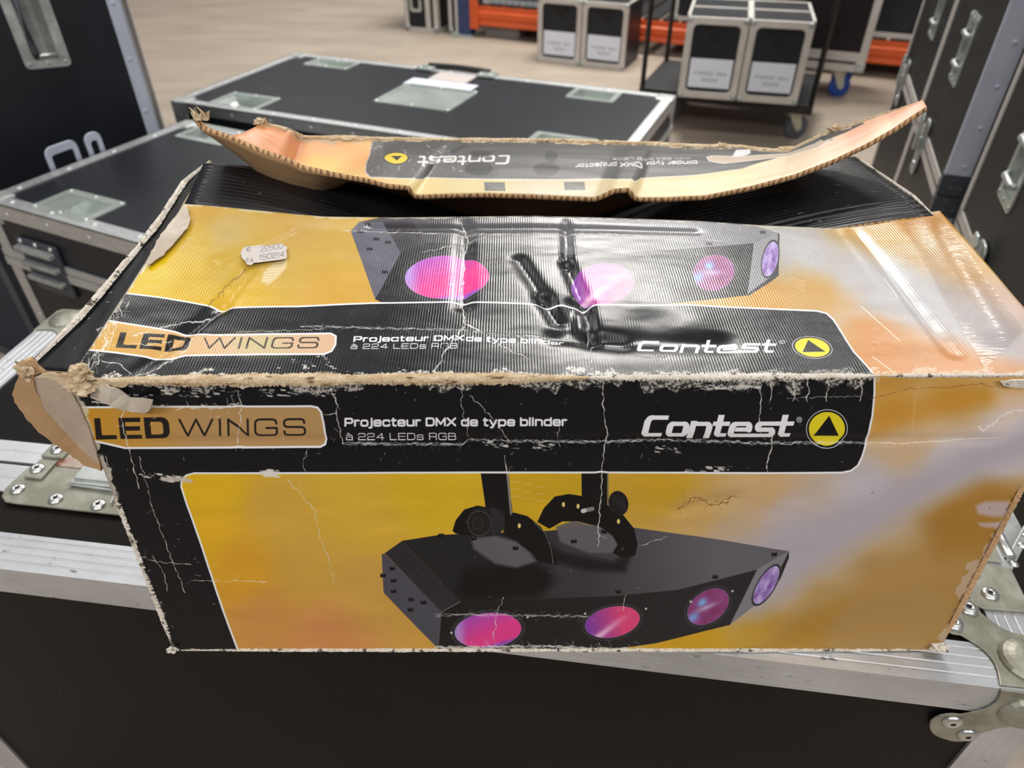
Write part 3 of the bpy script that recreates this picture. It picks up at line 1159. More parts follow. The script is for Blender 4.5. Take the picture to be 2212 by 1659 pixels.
# ============ front panel print
fp = Print(front_s, 2600, 1100, c255(200, 150, 50))
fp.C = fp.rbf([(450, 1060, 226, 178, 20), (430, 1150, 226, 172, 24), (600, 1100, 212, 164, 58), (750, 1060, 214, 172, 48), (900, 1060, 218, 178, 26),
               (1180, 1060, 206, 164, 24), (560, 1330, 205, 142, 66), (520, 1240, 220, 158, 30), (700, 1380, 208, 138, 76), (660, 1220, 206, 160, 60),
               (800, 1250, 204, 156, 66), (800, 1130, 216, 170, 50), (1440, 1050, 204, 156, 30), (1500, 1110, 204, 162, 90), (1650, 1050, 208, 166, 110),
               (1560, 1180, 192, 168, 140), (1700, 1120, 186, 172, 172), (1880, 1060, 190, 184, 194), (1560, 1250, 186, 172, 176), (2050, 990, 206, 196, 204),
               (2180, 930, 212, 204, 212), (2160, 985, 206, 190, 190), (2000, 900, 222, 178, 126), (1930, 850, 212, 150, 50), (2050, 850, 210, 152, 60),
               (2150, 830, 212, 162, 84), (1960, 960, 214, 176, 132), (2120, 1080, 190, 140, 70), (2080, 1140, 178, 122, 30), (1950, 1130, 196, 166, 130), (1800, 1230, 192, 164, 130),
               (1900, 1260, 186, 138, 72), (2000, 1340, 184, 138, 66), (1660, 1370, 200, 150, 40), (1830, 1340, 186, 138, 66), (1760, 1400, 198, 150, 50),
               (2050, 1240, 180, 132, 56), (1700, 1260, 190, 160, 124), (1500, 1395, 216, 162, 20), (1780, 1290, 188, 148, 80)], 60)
lum = fp.C.mean(-1, keepdims=True)
kd = (0.07 + 0.12 * np.clip((fp.X - 1400) / 500, 0, 1))[..., None]
fp.C = fp.C * (1 - kd) + lum * kd
n1 = fnoise(fp.X * 0.6, fp.Y * 2.2, 90, 11)
fp.C *= (1 + 0.10 * (n1 - 0.5))[..., None]
# dark gold bands beside the pale beam
fp.poly([(1640, 1420), (1700, 1340), (2120, 1070), (2360, 1000), (2360, 1180), (2120, 1420)], c255(170, 132, 72), 0.8, 70)
fp.poly([(1980, 1110), (2130, 1040), (2300, 1060), (2200, 1180), (2030, 1200)], c255(158, 110, 36), 0.6, 50)
fp.poly([(1660, 1400), (1720, 1340), (1820, 1300), (1760, 1410)], c255(176, 126, 26), 0.6, 40)
fp.poly([(1500, 1330), (1560, 1195), (1880, 1060), (2100, 960), (2360, 868), (2360, 950), (2130, 1025), (1960, 1110), (1760, 1240), (1640, 1330)], c255(172, 166, 178), 0.9, 55)
fp.poly([(1885, 880), (2060, 838), (2250, 826), (2250, 850), (2060, 890), (1880, 945)], c255(196, 136, 40), 0.7, 34)
fp.C = np.clip(fp.C, 0, 1)
# black band and left border with a white outline
band = [(120, 800), (1889, 800), (1889, 850), (1884, 900), (1872, 950), (1862, 985), (1853, 1004), (1838, 1016), (1818, 1020), (1600, 1021),
        (1100, 1021), (700, 1022), (420, 1022), (402, 1027), (392, 1038), (391, 1052), (404, 1092), (430, 1165), (465, 1268), (515, 1408),
        (520, 1425), (340, 1430), (250, 1100)]
fp.poly(band, INK)
fp.line(band[:20], 4.2, WHITE)
nb = fnoise(fp.X, fp.Y, 120, 5)
# name plate
plate = [(150, 880), (300, 879), (672, 877), (686, 880), (694, 890), (699, 915), (704, 950), (702, 961), (692, 966), (270, 968), (200, 952), (150, 940)]
fp.grad(plate, (180, 920), c255(196, 140, 38), (430, 920), c255(178, 140, 92))
fp.line(plate, 4.4, WHITE, closed=True)
write(fp, 'LED', (214, 945), (361, 943), 37, 0.25, c255(26, 21, 20), track=0.46, vw=1.45, up=(-0.10, -1))
write(fp, 'WINGS', (388, 942), (659, 940), 35, 0.13, c255(34, 27, 24), track=0.36, up=(-0.02, -1))
write(fp, 'Projecteur DMX de type blinder', (746, 920), (1223, 919), 15.5, 0.29, WHITE, track=0.36)
write(fp, '\u00e0 224 LEDs RGB', (747, 953), (984, 953), 16, 0.13, WHITE, track=0.32)
# brand lettering: heavy slanted square letters
CON = {
    'C': (0.98, [rnd([(1.0, 0.90), (0.05, 0.90, 0.22), (0.0, 0.08, 0.16), (0.86, 0.08)])]),
    'o': (0.92, [rr_(0.02, 0.9, 0.08, 0.62, 0.18)]),
    'n': (0.92, [[(0.02, 0.0), (0.02, 0.66)], rnd([(0.02, 0.62), (0.92, 0.62, 0.2), (0.92, 0.0)])]),
    't': (0.62, [rnd([(0.2, 0.94), (0.2, 0.08, 0.14), (0.62, 0.08)]), [(-0.06, 0.63), (0.66, 0.63)]]),
    'e': (1.0, [rnd([(0.3, 0.36), (0.94, 0.36), (0.94, 0.62, 0.18), (0.02, 0.62, 0.2), (0.0, 0.06, 0.18), (1.3, 0.06)])]),
    's': (0.94, [rnd([(1.0, 0.63), (0.1, 0.63, 0.16), (0.1, 0.36, 0.1), (0.94, 0.34, 0.12), (0.94, 0.06, 0.14), (-0.1, 0.06)])]),
}


def brand(pr, p0, p1, h, up, alpha=1.0, col=WHITE):
    S, W = letters('Contest', 0.30, CON)
    p0, p1 = np.array(p0, float), np.array(p1, float)
    ex, ey = (p1 - p0) / W, np.array(up, float) * h
    for s in S:
        slab(pr, s, p0, ex, ey, 0.20, 0.29 * h / np.linalg.norm(ex), 0.20 * h, col, alpha)


brand(fp, (1390, 944), (1702, 944), 47, (0.24, -1))
fp.line(fp.ell((1726, 906), 5.5, 5.5, 0), 1.2, WHITE, closed=True)
write(fp, 'R', (1724, 909), (1728.5, 909), 6, 0.2, WHITE)
fp.poly(fp.ell((1786, 926), 45, 42, -8), WHITE)
fp.poly(fp.ell((1786, 926), 43.5, 40.5, -8), INK)
fp.poly(fp.ell((1786, 926), 39, 36.5, -8), c255(222, 204, 36))
fp.poly([(1791, 898), (1757, 942), (1812, 942)], INK)


# the pictured projector; crop coordinates of the printed picture
def q1(*p):
    return [(740 + x / 2.127, 950 + y / 2.127) for x, y in p]


fp.poly(q1((635, 156), (752, 156), (778, 300), (788, 420), (668, 380)), c255(13, 13, 15))
fp.poly(q1((752, 156), (764, 156), (786, 405), (776, 412)), c255(128, 122, 108))
fp.poly(q1((1098, 156), (1216, 156), (1216, 330), (1100, 330)), c255(13, 13, 15))
fp.line(q1((1219, 156), (1221, 310)), 2.4, c255(110, 106, 98))
# body: top, left side, vent bevel, front, right end
top = q1((275, 462), (440, 438), (950, 420), (1130, 395), (1340, 405), (1700, 455), (2052, 514), (1905, 598), (1700, 650), (1540, 690), (1250, 716), (540, 744))
fp.grad(top, q1((700, 700))[0], c255(30, 29, 33), q1((1700, 480))[0], c255(96, 93, 101))
fp.poly(q1((560, 590), (880, 560), (1000, 640), (900, 720), (560, 738), (520, 700)), c255(12, 12, 14), 0.9, 22)
fp.poly(q1((980, 400), (1060, 372), (1180, 400), (1250, 450), (1270, 520), (1130, 520), (1000, 470)), c255(96, 93, 98), 0.95, 5)
fp.poly(q1((590, 455), (700, 442), (800, 470), (860, 520), (890, 560), (800, 590), (700, 570), (600, 500)), c255(100, 96, 102), 0.9, 8)
fp.poly(q1((980, 560), (1200, 600), (1100, 700), (960, 715)), c255(56, 54, 58), 0.7, 26)
fp.poly(q1((940, 470), (1010, 520), (1240, 560), (1330, 520), (1300, 610), (1120, 600), (960, 560)), c255(16, 16, 18), 0.85, 14)
fp.poly(q1((180, 524), (193, 522), (455, 788), (440, 960), (188, 704)), c255(74, 73, 83))
fp.poly(q1((193, 520), (275, 462), (540, 744), (455, 790)), c255(42, 40, 45))
for k in range(9):
    x = 262 + k * 12
    fp.line(q1((x - 18 + k * 1.5, 556 + k * 9), (x + 22, 512 + k * 9)), 2.0, c255(26, 25, 28))
fr = q1((540, 744), (1250, 716), (1540, 690), (1905, 598), (1880, 690), (1780, 852), (1440, 935), (1230, 965), (440, 965), (455, 790))
fp.grad(fr, q1((500, 900))[0], c255(20, 19, 21), q1((1600, 800))[0], c255(36, 34, 37))
fp.poly(q1((1905, 598), (2052, 514), (2050, 545), (2010, 640), (1905, 752), (1780, 852)), c255(124, 121, 128))
fp.poly(q1((2052, 514), (2052, 545), (2012, 640), (1950, 710), (2030, 560)), c255(36, 35, 38))
fp.line(q1((540, 744), (455, 790)), 1.5, c255(120, 118, 120))


def lens(pr, c, rx, ry, rot, kind, al=1.0):
    pr.poly(pr.ell(c, rx * 1.12, ry * 1.16, rot), c255(44, 43, 46), 0.9 * al, 1.5)
    pr.line(pr.ell(c, rx * 1.12, ry * 1.16, rot), 1.2, c255(80, 78, 80), 0.6, closed=True)
    e = pr.ell(c, rx, ry, rot)
    s, a = pr.poly_cov(e)
    if s is None:
        return
    an = math.radians(rot)
    dx, dy = pr.X[s] - c[0], pr.Y[s] - c[1]
    lx = (dx * math.cos(an) + dy * math.sin(an)) / rx
    ly = (-dx * math.sin(an) + dy * math.cos(an)) / ry
    n = fnoise(lx * 100, ly * 100, 45, 3 if kind == 'pink' else 9)
    if kind == 'pink':
        t = np.clip(0.12 + 0.75 * (-ly * 0.8 - lx * 0.55), 0, 1)[..., None]
        col = np.array(c255(226, 60, 140)) * (1 - t) + np.array(c255(158, 74, 186)) * t
        e2 = np.clip((-lx - 0.62) * 4, 0, 1)[..., None]
        col = col * (1 - e2 * 0.6) + np.array(c255(170, 180, 236)) * e2 * 0.6
        e3 = np.clip((ly + 0.35 * lx - 0.78) * 6, 0, 1)[..., None]
        col = col * (1 - 0.6 * e3) + np.array(c255(90, 90, 220)) * 0.6 * e3
    elif kind == 'streak':
        t = np.clip(0.3 - 0.8 * lx, 0, 1)[..., None]
        col = np.array(c255(220, 70, 120)) * (1 - t) + np.array(c255(130, 60, 160)) * t
        w = np.exp(-((lx * 0.7 + ly * 0.75 - 0.15) / 0.18) ** 2)[..., None] * np.clip(ly + 0.4, 0, 1)[..., None]
        col = col * (1 - 0.8 * w) + np.array(c255(250, 210, 230)) * 0.8 * w
    elif kind == 'glass':
        t = n[..., None]
        col = np.array(c255(120, 40, 80)) * (1 - t) + np.array(c255(150, 80, 150)) * t
        w = (np.exp(-(((lx + 0.1) ** 2 + (ly + 0.45) ** 2) / 0.05)))[..., None]
        col = col * (1 - w) + np.array(c255(120, 180, 226)) * w
        w = np.exp(-((ly - 0.35 * lx) / 0.16) ** 2)[..., None] * np.clip(1 - np.abs(lx + 0.1) * 1.2, 0, 1)[..., None]
        col = col * (1 - 0.8 * w) + np.array(c255(186, 180, 210)) * 0.8 * w
        w = (np.exp(-(((lx + 0.8) ** 2 + ly ** 2) / 0.07)))[..., None]
        col = col * (1 - w) + np.array(c255(120, 160, 220)) * w
    else:
        t = np.clip(n * 1.6 - 0.3, 0, 1)[..., None]
        col = np.array(c255(110, 70, 150)) * (1 - t) + np.array(c255(196, 180, 226)) * t
    pr.put(s, a * al, col)
    pr.line(e, 1.0, c255(170, 170, 230), 0.35, closed=True)


lens(fp, q1((668, 876))[0], 72, 38, -5, 'pink')
lens(fp, q1((1240, 838))[0], 60, 33, -12, 'streak')
lens(fp, q1((1680, 768))[0], 50, 33, -36, 'glass')
lens(fp, q1((1947, 668))[0], 46, 17, -58, 'violet')
# yoke plates and knobs
fp.poly(q1((505, 420), (520, 370), (560, 320), (620, 302), (670, 312), (700, 380), (640, 440), (560, 440), (520, 432)), c255(10, 10, 12))
fp.poly(q1((785, 335), (850, 352), (910, 400), (950, 460), (985, 560), (990, 575), (965, 575), (900, 560), (870, 520), (800, 470), (740, 440), (740, 380)), c255(12, 12, 14))
fp.line(q1((880, 380), (930, 430), (958, 500), (968, 572)), 1.6, c255(104, 102, 104))
fp.poly(q1((570, 360), (600, 320), (660, 306), (720, 322), (745, 360), (742, 410), (715, 440), (640, 446), (590, 425)), c255(28, 27, 30))
fp.poly(fp.ell(q1((628, 385))[0], 26, 28, 0), c255(26, 25, 27))
fp.line(fp.ell(q1((628, 385))[0], 25, 27, 0), 1.2, c255(86, 84, 86), closed=True)
fp.line(fp.ell(q1((622, 385))[0], 11, 12, 0), 1.2, c255(64, 62, 64), closed=True)
for k in range(9):
    fp.line(q1((684 + k * 7, 312 + k * 2), (688 + k * 7, 440 - k * 3)), 1.0, c255(72, 70, 72), 0.8)
fp.poly(q1((895, 378), (925, 315), (975, 262), (1040, 250), (1120, 262), (1215, 300), (1290, 348), (1340, 410), (1355, 480), (1345, 530), (1290, 545),
           (1240, 520), (1265, 480), (1240, 440), (1180, 400), (1080, 375), (1010, 375), (950, 410)), c255(10, 10, 12))
fp.poly(fp.ell(q1((1268, 292))[0], 21, 27, -14), c255(24, 23, 26))
for k in range(5):
    fp.line(q1((1240 + k * 12, 246 + k * 6), (1252 + k * 12, 300 + k * 9)), 1.0, c255(66, 64, 66), 0.8)
for p in ((1015, 298), (1082, 306), (1268, 376), (812, 396)):
    fp.poly(fp.ell(q1(p)[0], 3.4, 5.4, 0), c255(226, 196, 120))
fp.line(q1((1108, 326), (1148, 318)), 9, c255(124, 122, 124))
fp.line(q1((1104, 328), (1112, 326)), 9, c255(196, 196, 196))
for p in ((452, 440), (794, 500), (1062, 466), (1200, 424), (676, 726), (1265, 697), (1712, 630), (1984, 528), (228, 590), (186, 622), (234, 646),
          (234, 696), (314, 732), (372, 746), (312, 780), (1282, 510), (602, 455)):
    x, y = q1(p)[0]
    fp.poly([(x - 6, y - 3.5), (x + 6, y - 4.5), (x + 6.5, y + 3.5), (x - 5.5, y + 4.5)], c255(12, 12, 14))
    fp.line([(x - 3, y - 2.6), (x + 4, y - 3)], 1.2, c255(120, 118, 122), 0.7)
for p in ((500, 886), (850, 816), (1115, 800), (1394, 776), (1600, 745), (1792, 696)):
    fp.poly(fp.ell(q1(p)[0], 2.6, 2.6, 0), c255(190, 188, 190))

# wear of the front panel
CR = [
    ([(300, 985), (330, 1100), (372, 1210), (400, 1280)], 1.3, 2.5), ([(228, 985), (238, 1010), (232, 1045)], 1.3, 3),
    ([(268, 880), (262, 900), (272, 950), (280, 975), (300, 1055)], 2.2, 3), ([(515, 845), (520, 870), (512, 960)], 1.8, 3),
    ([(715, 840), (730, 875), (726, 893), (735, 935), (740, 960)], 2.0, 3), ([(700, 895), (728, 893)], 1.4, 2), ([(665, 970), (655, 1000), (660, 1018)], 1.2, 3),
    ([(1000, 828), (996, 870), (1003, 905), (1012, 945)], 1.5, 3), ([(1015, 855), (1060, 900), (1085, 930), (1100, 955)], 1.3, 3),
    ([(1303, 820), (1303, 880), (1312, 935), (1310, 950), (1302, 1000), (1300, 1060), (1296, 1100), (1292, 1180)], 2.0, 2.5),
    ([(1090, 985), (1096, 1025)], 2.0, 1), ([(1645, 830), (1642, 870), (1640, 905), (1646, 945)], 1.8, 3), ([(1672, 930), (1668, 960), (1656, 1000), (1658, 1018)], 2.2, 2),
    ([(1207, 920), (1205, 945), (1210, 965)], 1.2, 3), ([(620, 1035), (680, 1100), (690, 1160), (712, 1215), (720, 1262)], 1.1, 3),
    ([(300, 1200), (340, 1214), (412, 1219)], 1.2, 2), ([(330, 1200), (355, 1240), (362, 1280)], 1.2, 2), ([(412, 1254), (575, 1258)], 1.3, 1.5),
    ([(1088, 1290), (1072, 1330), (1066, 1380)], 1.3, 3), ([(1352, 1285), (1346, 1320)], 1.2, 2), ([(1380, 1180), (1440, 1160)], 1.2, 2),
]
for i, (p, w, j) in enumerate(CR):
    fp.crack(p, w, CRK, 0.85, j, seed=100 + i, branch=0.12)
# the horizontal fold under the lettering
fp.crack([(200, 868), (330, 876), (470, 880), (515, 872)], 3.2, CRK, 0.75, 4, 41, 0.5)
for k in range(5):
    fp.crack([(740, 960), (1000, 962), (1010, 953), (1090, 955), (1300, 957), (1430, 952), (1660, 958), (1880, 956)], 1.6, CRK, 0.34, 3.2, 42 + k, 0.22)
fp.crack([(1880, 956), (1960, 958), (2100, 950), (2160, 946)], 1.6, c255(240, 226, 206), 0.8, 1.5, 60)
for (x0, x1, y, n, seed) in ((1040, 1120, 962, 26, 71), (1150, 1190, 966, 20, 72), (1410, 1470, 970, 34, 73), (1480, 1590, 1012, 26, 74), (205, 330, 858, 30, 75),
                             (330, 520, 850, 40, 76), (560, 720, 848, 46, 77), (300, 350, 1030, 16, 78), (350, 392, 1034, 34, 79), (560, 600, 1022, 34, 80)):
    fp.specks(n, (x0, x1, y - 7, y + 7), 4.2, CRK, 0.85, seed, 0.1)
fp.line([(352, 1034), (398, 1037), (412, 1040)], 9, c255(198, 190, 178), 0.9, 3, rag=0.5)
fp.poly([(562, 1022), (578, 1014), (600, 1020), (596, 1030), (572, 1030)], c255(222, 216, 208), 0.9, 4)
for k in range(6):
    fp.crack([(1500 + 6 * k, 836 - k), (1540 + 8 * k, 842 - k), (1600 + 4 * k, 838 - k), (1644, 836)], 1.8, CRK, 0.6, 4, 90 + k, 0.5)
for k in range(16):
    x = 1540 + k * 6.4
    fp.line([(x, 838), (x + 10, 822)], 1.6, CRK, 0.6, 1.2)
for x in (1664, 1714, 1745, 1787, 1860):
    fp.crack([(x, 822), (x + 3, 840), (x - 2, 866)], 2.4, CRK, 0.8, 3, int(x), 0.2)
fp.crack([(1700, 860), (1760, 858), (1860, 856)], 1.4, CRK, 0.6, 2, 120, 0.1)
fp.crack([(1880, 862), (1960, 840), (2060, 836), (2120, 828), (2150, 838)], 1.4, c255(150, 100, 50), 0.8, 2, 122)
fp.crack([(1981, 838), (1975, 880), (1968, 950)], 1.2, c255(230, 200, 160), 0.7, 2, 123)
fp.poly([(2150, 838), (2212, 836), (2330, 832), (2330, 900), (2212, 890), (2165, 940), (2150, 930)], c255(222, 196, 180), 0.7, 40)
fp.crack([(2115, 920), (2125, 930), (2175, 890), (2212, 885)], 3.0, c255(236, 226, 220), 0.9, 3, 124)
fp.poly([(2108, 1092), (2128, 1084), (2180, 1082), (2182, 1118), (2140, 1116), (2112, 1110)], c255(186, 168, 178), 0.85, 9)
fp.poly([(2112, 1130), (2160, 1128), (2160, 1142), (2120, 1138)], c255(186, 168, 178), 0.8, 7)
# dent right of the picture
for k in range(5):
    fp.crack([(1462, 1105), (1490, 1085), (1500, 1075), (1530, 1092), (1560, 1088), (1590, 1075)], 1.6, c255(226, 190, 120) if k % 2 else c255(112, 78, 36), 0.6, 6, 140 + k, 0.2)
for k in range(9):
    fp.line([(1102 + (k % 3) * 28, 1042 + k * 5), (1120 + (k % 3) * 28, 1042 + k * 5)], 1.5, c255(240, 200, 190), 0.45, 1.2)
for k in range(3):
    fp.crack([(940, 1325 + k * 3), (1000, 1327), (1100, 1329), (1270, 1332)], 1.6, CRK, 0.40, 3, 150 + k, 0.3)
for k in range(4):
    fp.crack([(940, 1398), (1100, 1399 - k), (1180, 1396), (1270, 1400), (1400, 1402)], 2.0, CRK, 0.55, 3, 160 + k, 0.4)
fp.specks(150, (240, 1880, 830, 1015), 2.2, CRK, 0.5, 200)
fp.specks(70, (300, 480, 1100, 1400), 2.0, CRK, 0.45, 201)
fp.specks(30, (1500, 2150, 1060, 1390), 2.0, c255(80, 54, 24), 0.5, 202)
fp.specks(60, (800, 1400, 1100, 1390), 1.6, CRK, 0.4, 203)
# scuffed outer borders: bare pulp along left edge, lower edge and upper fold
s = np.s_[:, :]
uu, vv = np.meshgrid(np.linspace(0, 1, fp.w), np.linspace(0, 1, fp.h))
rn = fnoise(fp.X, fp.Y, 26, 77)
edge = np.clip((0.008 * (rn * 2.2 - 0.5) - uu) / 0.002, 0, 1)
fp.put(s, edge.astype(np.float32) * 0.85, c255(206, 196, 180))
edge = np.clip((0.012 * (rn * 2.2 - 0.5) - (1 - vv)) / 0.003, 0, 1)
fp.put(s, edge.astype(np.float32) * 0.85, c255(212, 196, 166))
edge = np.clip((0.028 * (rn * 2.0 - 0.55) - (1 - uu)) / 0.003, 0, 1) * (vv > 0.45)
fp.put(s, edge.astype(np.float32) * 0.6, c255(196, 178, 170))
wear = np.clip((0.045 * (fnoise(fp.X, fp.Y, 40, 78) * 2.2 - 0.62) - vv) / 0.006, 0, 1) * (fp.X < 1900)
fp.put(s, wear.astype(np.float32) * 0.75 * (0.35 + 0.65 * (vnoise(fp.X, fp.Y, 3.5, 79) > 0.5)).astype(np.float32), c255(214, 206, 194))
fp.Z += (0.10 * (fnoise(fp.X, fp.Y, 40, 88) - 0.5)).astype(np.float32)

# ============ top flap print
tp = Print(flap_s, 2600, 820, c255(200, 150, 50))
tp.C = tp.rbf([(330, 600, 250, 208, 14), (300, 630, 252, 204, 10), (400, 620, 244, 194, 24), (420, 520, 232, 190, 60), (500, 590, 226, 184, 60), (600, 560, 226, 184, 80),
               (480, 500, 222, 190, 110), (640, 490, 222, 176, 84), (700, 540, 228, 182, 70), (520, 640, 246, 196, 48), (720, 640, 240, 184, 70), (440, 455, 226, 172, 56),
               (1600, 655, 226, 166, 70), (1640, 648, 230, 160, 60), (1700, 520, 196, 196, 196), (1740, 560, 202, 200, 198), (1760, 620, 226, 184, 112), (1720, 490, 206, 196, 180),
               (1820, 495, 232, 176, 84), (1940, 470, 216, 150, 50), (2010, 470, 214, 148, 56), (1880, 520, 224, 176, 100), (1980, 540, 226, 186, 130),
               (1850, 590, 216, 204, 200), (1900, 640, 208, 206, 210), (2000, 660, 204, 206, 214), (1830, 660, 226, 198, 172), (1950, 610, 208, 206, 206),
               (1860, 720, 232, 168, 92), (1900, 770, 234, 158, 92), (2060, 760, 232, 172, 130), (2000, 720, 226, 196, 176), (2120, 640, 222, 190, 170), (2150, 740, 214, 208, 218),
               (2080, 560, 224, 178, 120), (2180, 790, 228, 180, 160), (2090, 690, 212, 208, 216), (2110, 580, 222, 172, 100), (2200, 700, 228, 190, 172), (1850, 800, 234, 158, 84)], 46)
tp.C *= (1 + 0.07 * (fnoise(tp.X, tp.Y * 2, 70, 21) - 0.5))[..., None]


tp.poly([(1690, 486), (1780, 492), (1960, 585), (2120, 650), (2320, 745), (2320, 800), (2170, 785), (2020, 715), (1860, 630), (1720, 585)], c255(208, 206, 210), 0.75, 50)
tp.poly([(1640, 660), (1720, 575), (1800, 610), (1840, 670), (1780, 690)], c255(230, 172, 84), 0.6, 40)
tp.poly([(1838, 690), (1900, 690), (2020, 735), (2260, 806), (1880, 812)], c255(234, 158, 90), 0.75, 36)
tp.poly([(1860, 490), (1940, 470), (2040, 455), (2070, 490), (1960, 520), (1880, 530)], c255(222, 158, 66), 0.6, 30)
tp.C = np.clip(tp.C, 0, 1)
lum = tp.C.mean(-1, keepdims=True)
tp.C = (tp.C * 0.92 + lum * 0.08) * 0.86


def q2(*p):
    return [(740 + x / 2.127, 440 + y / 2.127) for x, y in p]


# pictured projector
tp.grad(q2((75, 86), (190, 60), (600, 40), (1500, 40), (1850, 90), (2005, 135), (1890, 185), (1500, 215), (1000, 240), (390, 190)),
        q2((400, 100))[0], c255(66, 65, 68), q2((1800, 130))[0], c255(120, 119, 124))
tp.poly(q2((38, 130), (75, 86), (185, 86), (268, 228), (180, 420), (150, 440)), c255(92, 92, 104))
tp.poly(q2((185, 84), (320, 80), (395, 182), (268, 230)), c255(50, 48, 53))
tp.poly(q2((268, 228), (395, 180), (800, 180), (1100, 236), (1500, 215), (1890, 182), (1860, 420), (1500, 462), (1200, 478), (560, 470), (175, 452), (150, 440)), c255(30, 29, 32))
tp.poly(q2((1890, 182), (2005, 132), (2000, 310), (1975, 350), (1860, 420)), c255(136, 135, 140))
tp.poly(q2((2000, 134), (2008, 140), (2003, 330), (1972, 356), (1864, 424), (1860, 414), (1965, 340), (1990, 300)), c255(52, 51, 54))
lens(tp, q2((480, 338))[0], 91, 47, -2, 'pink')
lens(tp, q2((1195, 370))[0], 68, 44, -6, 'streak')
lens(tp, q2((1705, 318))[0], 45, 38, -18, 'glass')
lens(tp, q2((1965, 255))[0], 38, 16, -78, 'violet')
for p in ((115, 95), (85, 132), (155, 166), (210, 180), (125, 212), (195, 318), (1685, 184), (1932, 132)):
    x, y = q2(p)[0]
    tp.poly([(x - 7, y - 3), (x + 6, y - 3), (x + 7, y + 3), (x - 6, y + 3)], c255(26, 26, 30))
tp.poly(tp.ell(q2((502, 370))[0], 7, 4, 0), c255(150, 140, 220), 0.7)
# dark band in the lower half with its white outline
tb = [(100, 640), (272, 634), (345, 643), (450, 660), (480, 664), (640, 663), (800, 655), (990, 652), (1200, 658), (1500, 660), (1700, 668), (1764, 671), (1785, 676),
      (1801, 690), (1815, 712), (1845, 760), (1885, 805), (1900, 830), (100, 840)]
tp.poly(tb, c255(20, 21, 25))
tp.line(tb[1:-2], 3.4, WHITE)
pl = [(178, 700), (222, 691), (250, 696), (330, 708), (395, 720), (465, 724), (560, 723), (715, 721), (726, 727), (725, 745), (717, 759), (700, 766), (560, 766), (400, 769),
      (368, 777), (240, 761), (150, 752)]
tp.grad(pl, (220, 730), c255(200, 152, 64), (520, 740), c255(206, 172, 140))
tp.poly([(500, 724), (600, 722), (620, 766), (520, 768)], c255(186, 182, 128), 0.6, 30)
tp.line(pl, 3.6, WHITE, closed=True)
write(tp, 'LED', (258, 748), (400, 754), 27, 0.27, c255(30, 26, 25), track=0.46, vw=1.9, up=(0.30, -0.95))
write(tp, 'WINGS', (436, 753), (684, 752), 22, 0.12, c255(66, 55, 45), vw=1.6, track=0.36, up=(0.30, -1))
write(tp, 'Projecteur DMX', (765, 738), (1000, 735), 10, 0.26, WHITE, vw=1.5, track=0.36, up=(0.12, -1))
write(tp, 'de type blinder', (1008, 736), (1216, 742), 9.5, 0.26, WHITE, vw=1.5, track=0.36, up=(0.1, -1))
write(tp, '\u00e0 224 LEDs RGB', (758, 754), (987, 752), 10, 0.16, WHITE, track=0.32, up=(0.12, -1))
brand(tp, (1378, 756), (1668, 761), 27, (0.30, -1))
tp.line(tp.ell((1690, 738), 5, 3, 0), 1.2, WHITE, closed=True)
tp.poly(tp.ell((1755, 750), 44, 24, 8), WHITE)
tp.poly(tp.ell((1755, 750), 42.5, 23, 8), INK)
tp.poly(tp.ell((1755, 750), 38, 20.5, 8), c255(228, 206, 40))
tp.poly([(1746, 734), (1734, 760), (1783, 759)], INK)
# dark greasy spots
for (x, y, rx, ry) in ((790, 772, 14, 11), (886, 770, 15, 10), (1000, 772, 34, 12), (960, 760, 8, 18), (1180, 800, 20, 6)):
    tp.poly(tp.ell((x, y), rx, ry, 0), c255(16, 16, 19), 0.75, 5)
# wear of the flap
CT2 = [
    ([(996, 478), (1010, 510), (1002, 560), (998, 620), (1000, 665), (1005, 700), (985, 730), (960, 760), (945, 790), (935, 803)], 2.4, 3),
    ([(1005, 700), (1020, 706), (1038, 714)], 3.5, 3), ([(1078, 742), (1120, 765), (1150, 774)], 1.8, 3),
    ([(480, 662), (465, 680), (430, 692), (380, 702), (330, 714), (288, 726)], 2.4, 2.5), ([(465, 680), (430, 712), (400, 760), (375, 777), (330, 800), (285, 815)], 2.2, 2.5),
    ([(380, 696), (370, 716)], 1.3, 2), ([(530, 580), (480, 630), (450, 660)], 2.6, 3), ([(220, 780), (262, 788), (282, 806)], 2.0, 3), ([(1268, 700), (1276, 760), (1278, 800)], 1.8, 3),
    ([(370, 735), (320, 746), (290, 742)], 1.2, 2), ([(510, 718), (700, 712)], 1.1, 2), ([(1340, 765), (1400, 772), (1440, 770)], 1.4, 2),
    ([(915, 545), (1020, 520), (1050, 512)], 1.2, 2), ([(740, 500), (1000, 506), (1300, 505), (1560, 520)], 1.3, 1.5),
]
for i, (p, w, j) in enumerate(CT2):
    col = c255(150, 118, 40) if i == 6 else CRK
    tp.crack(p, w, col, 0.85, j, seed=300 + i, branch=0.12)
for k in range(16):
    r = random.Random(400 + k)
    x, y = 262 - k * 5 + r.uniform(-6, 10), 640 + k * 9.5
    tp.crack([(x, y), (x + r.uniform(-10, 22), y + r.uniform(8, 26)), (x + r.uniform(-14, 10), y + 34)], 1.5, c255(226, 222, 214), 0.85, 4, 410 + k, 0.35)
    tp.crack([(x + r.uniform(6, 24), y), (x + r.uniform(4, 20), y + 24)], 1.2, c255(226, 222, 214), 0.7, 4, 440 + k, 0.3)
for (x, y) in ((640, 782), (665, 785), (700, 780), (712, 790), (690, 768)):
    tp.specks(6, (x - 12, x + 14, y - 6, y + 6), 3, CRK, 0.85, int(x * 3 + y), 0.1)
for k in range(4):
    tp.crack([(650, 706), (1000, 712), (1080, 722), (1240, 730)], 1.2, CRK, 0.45, 3, 480 + k, 0.15)
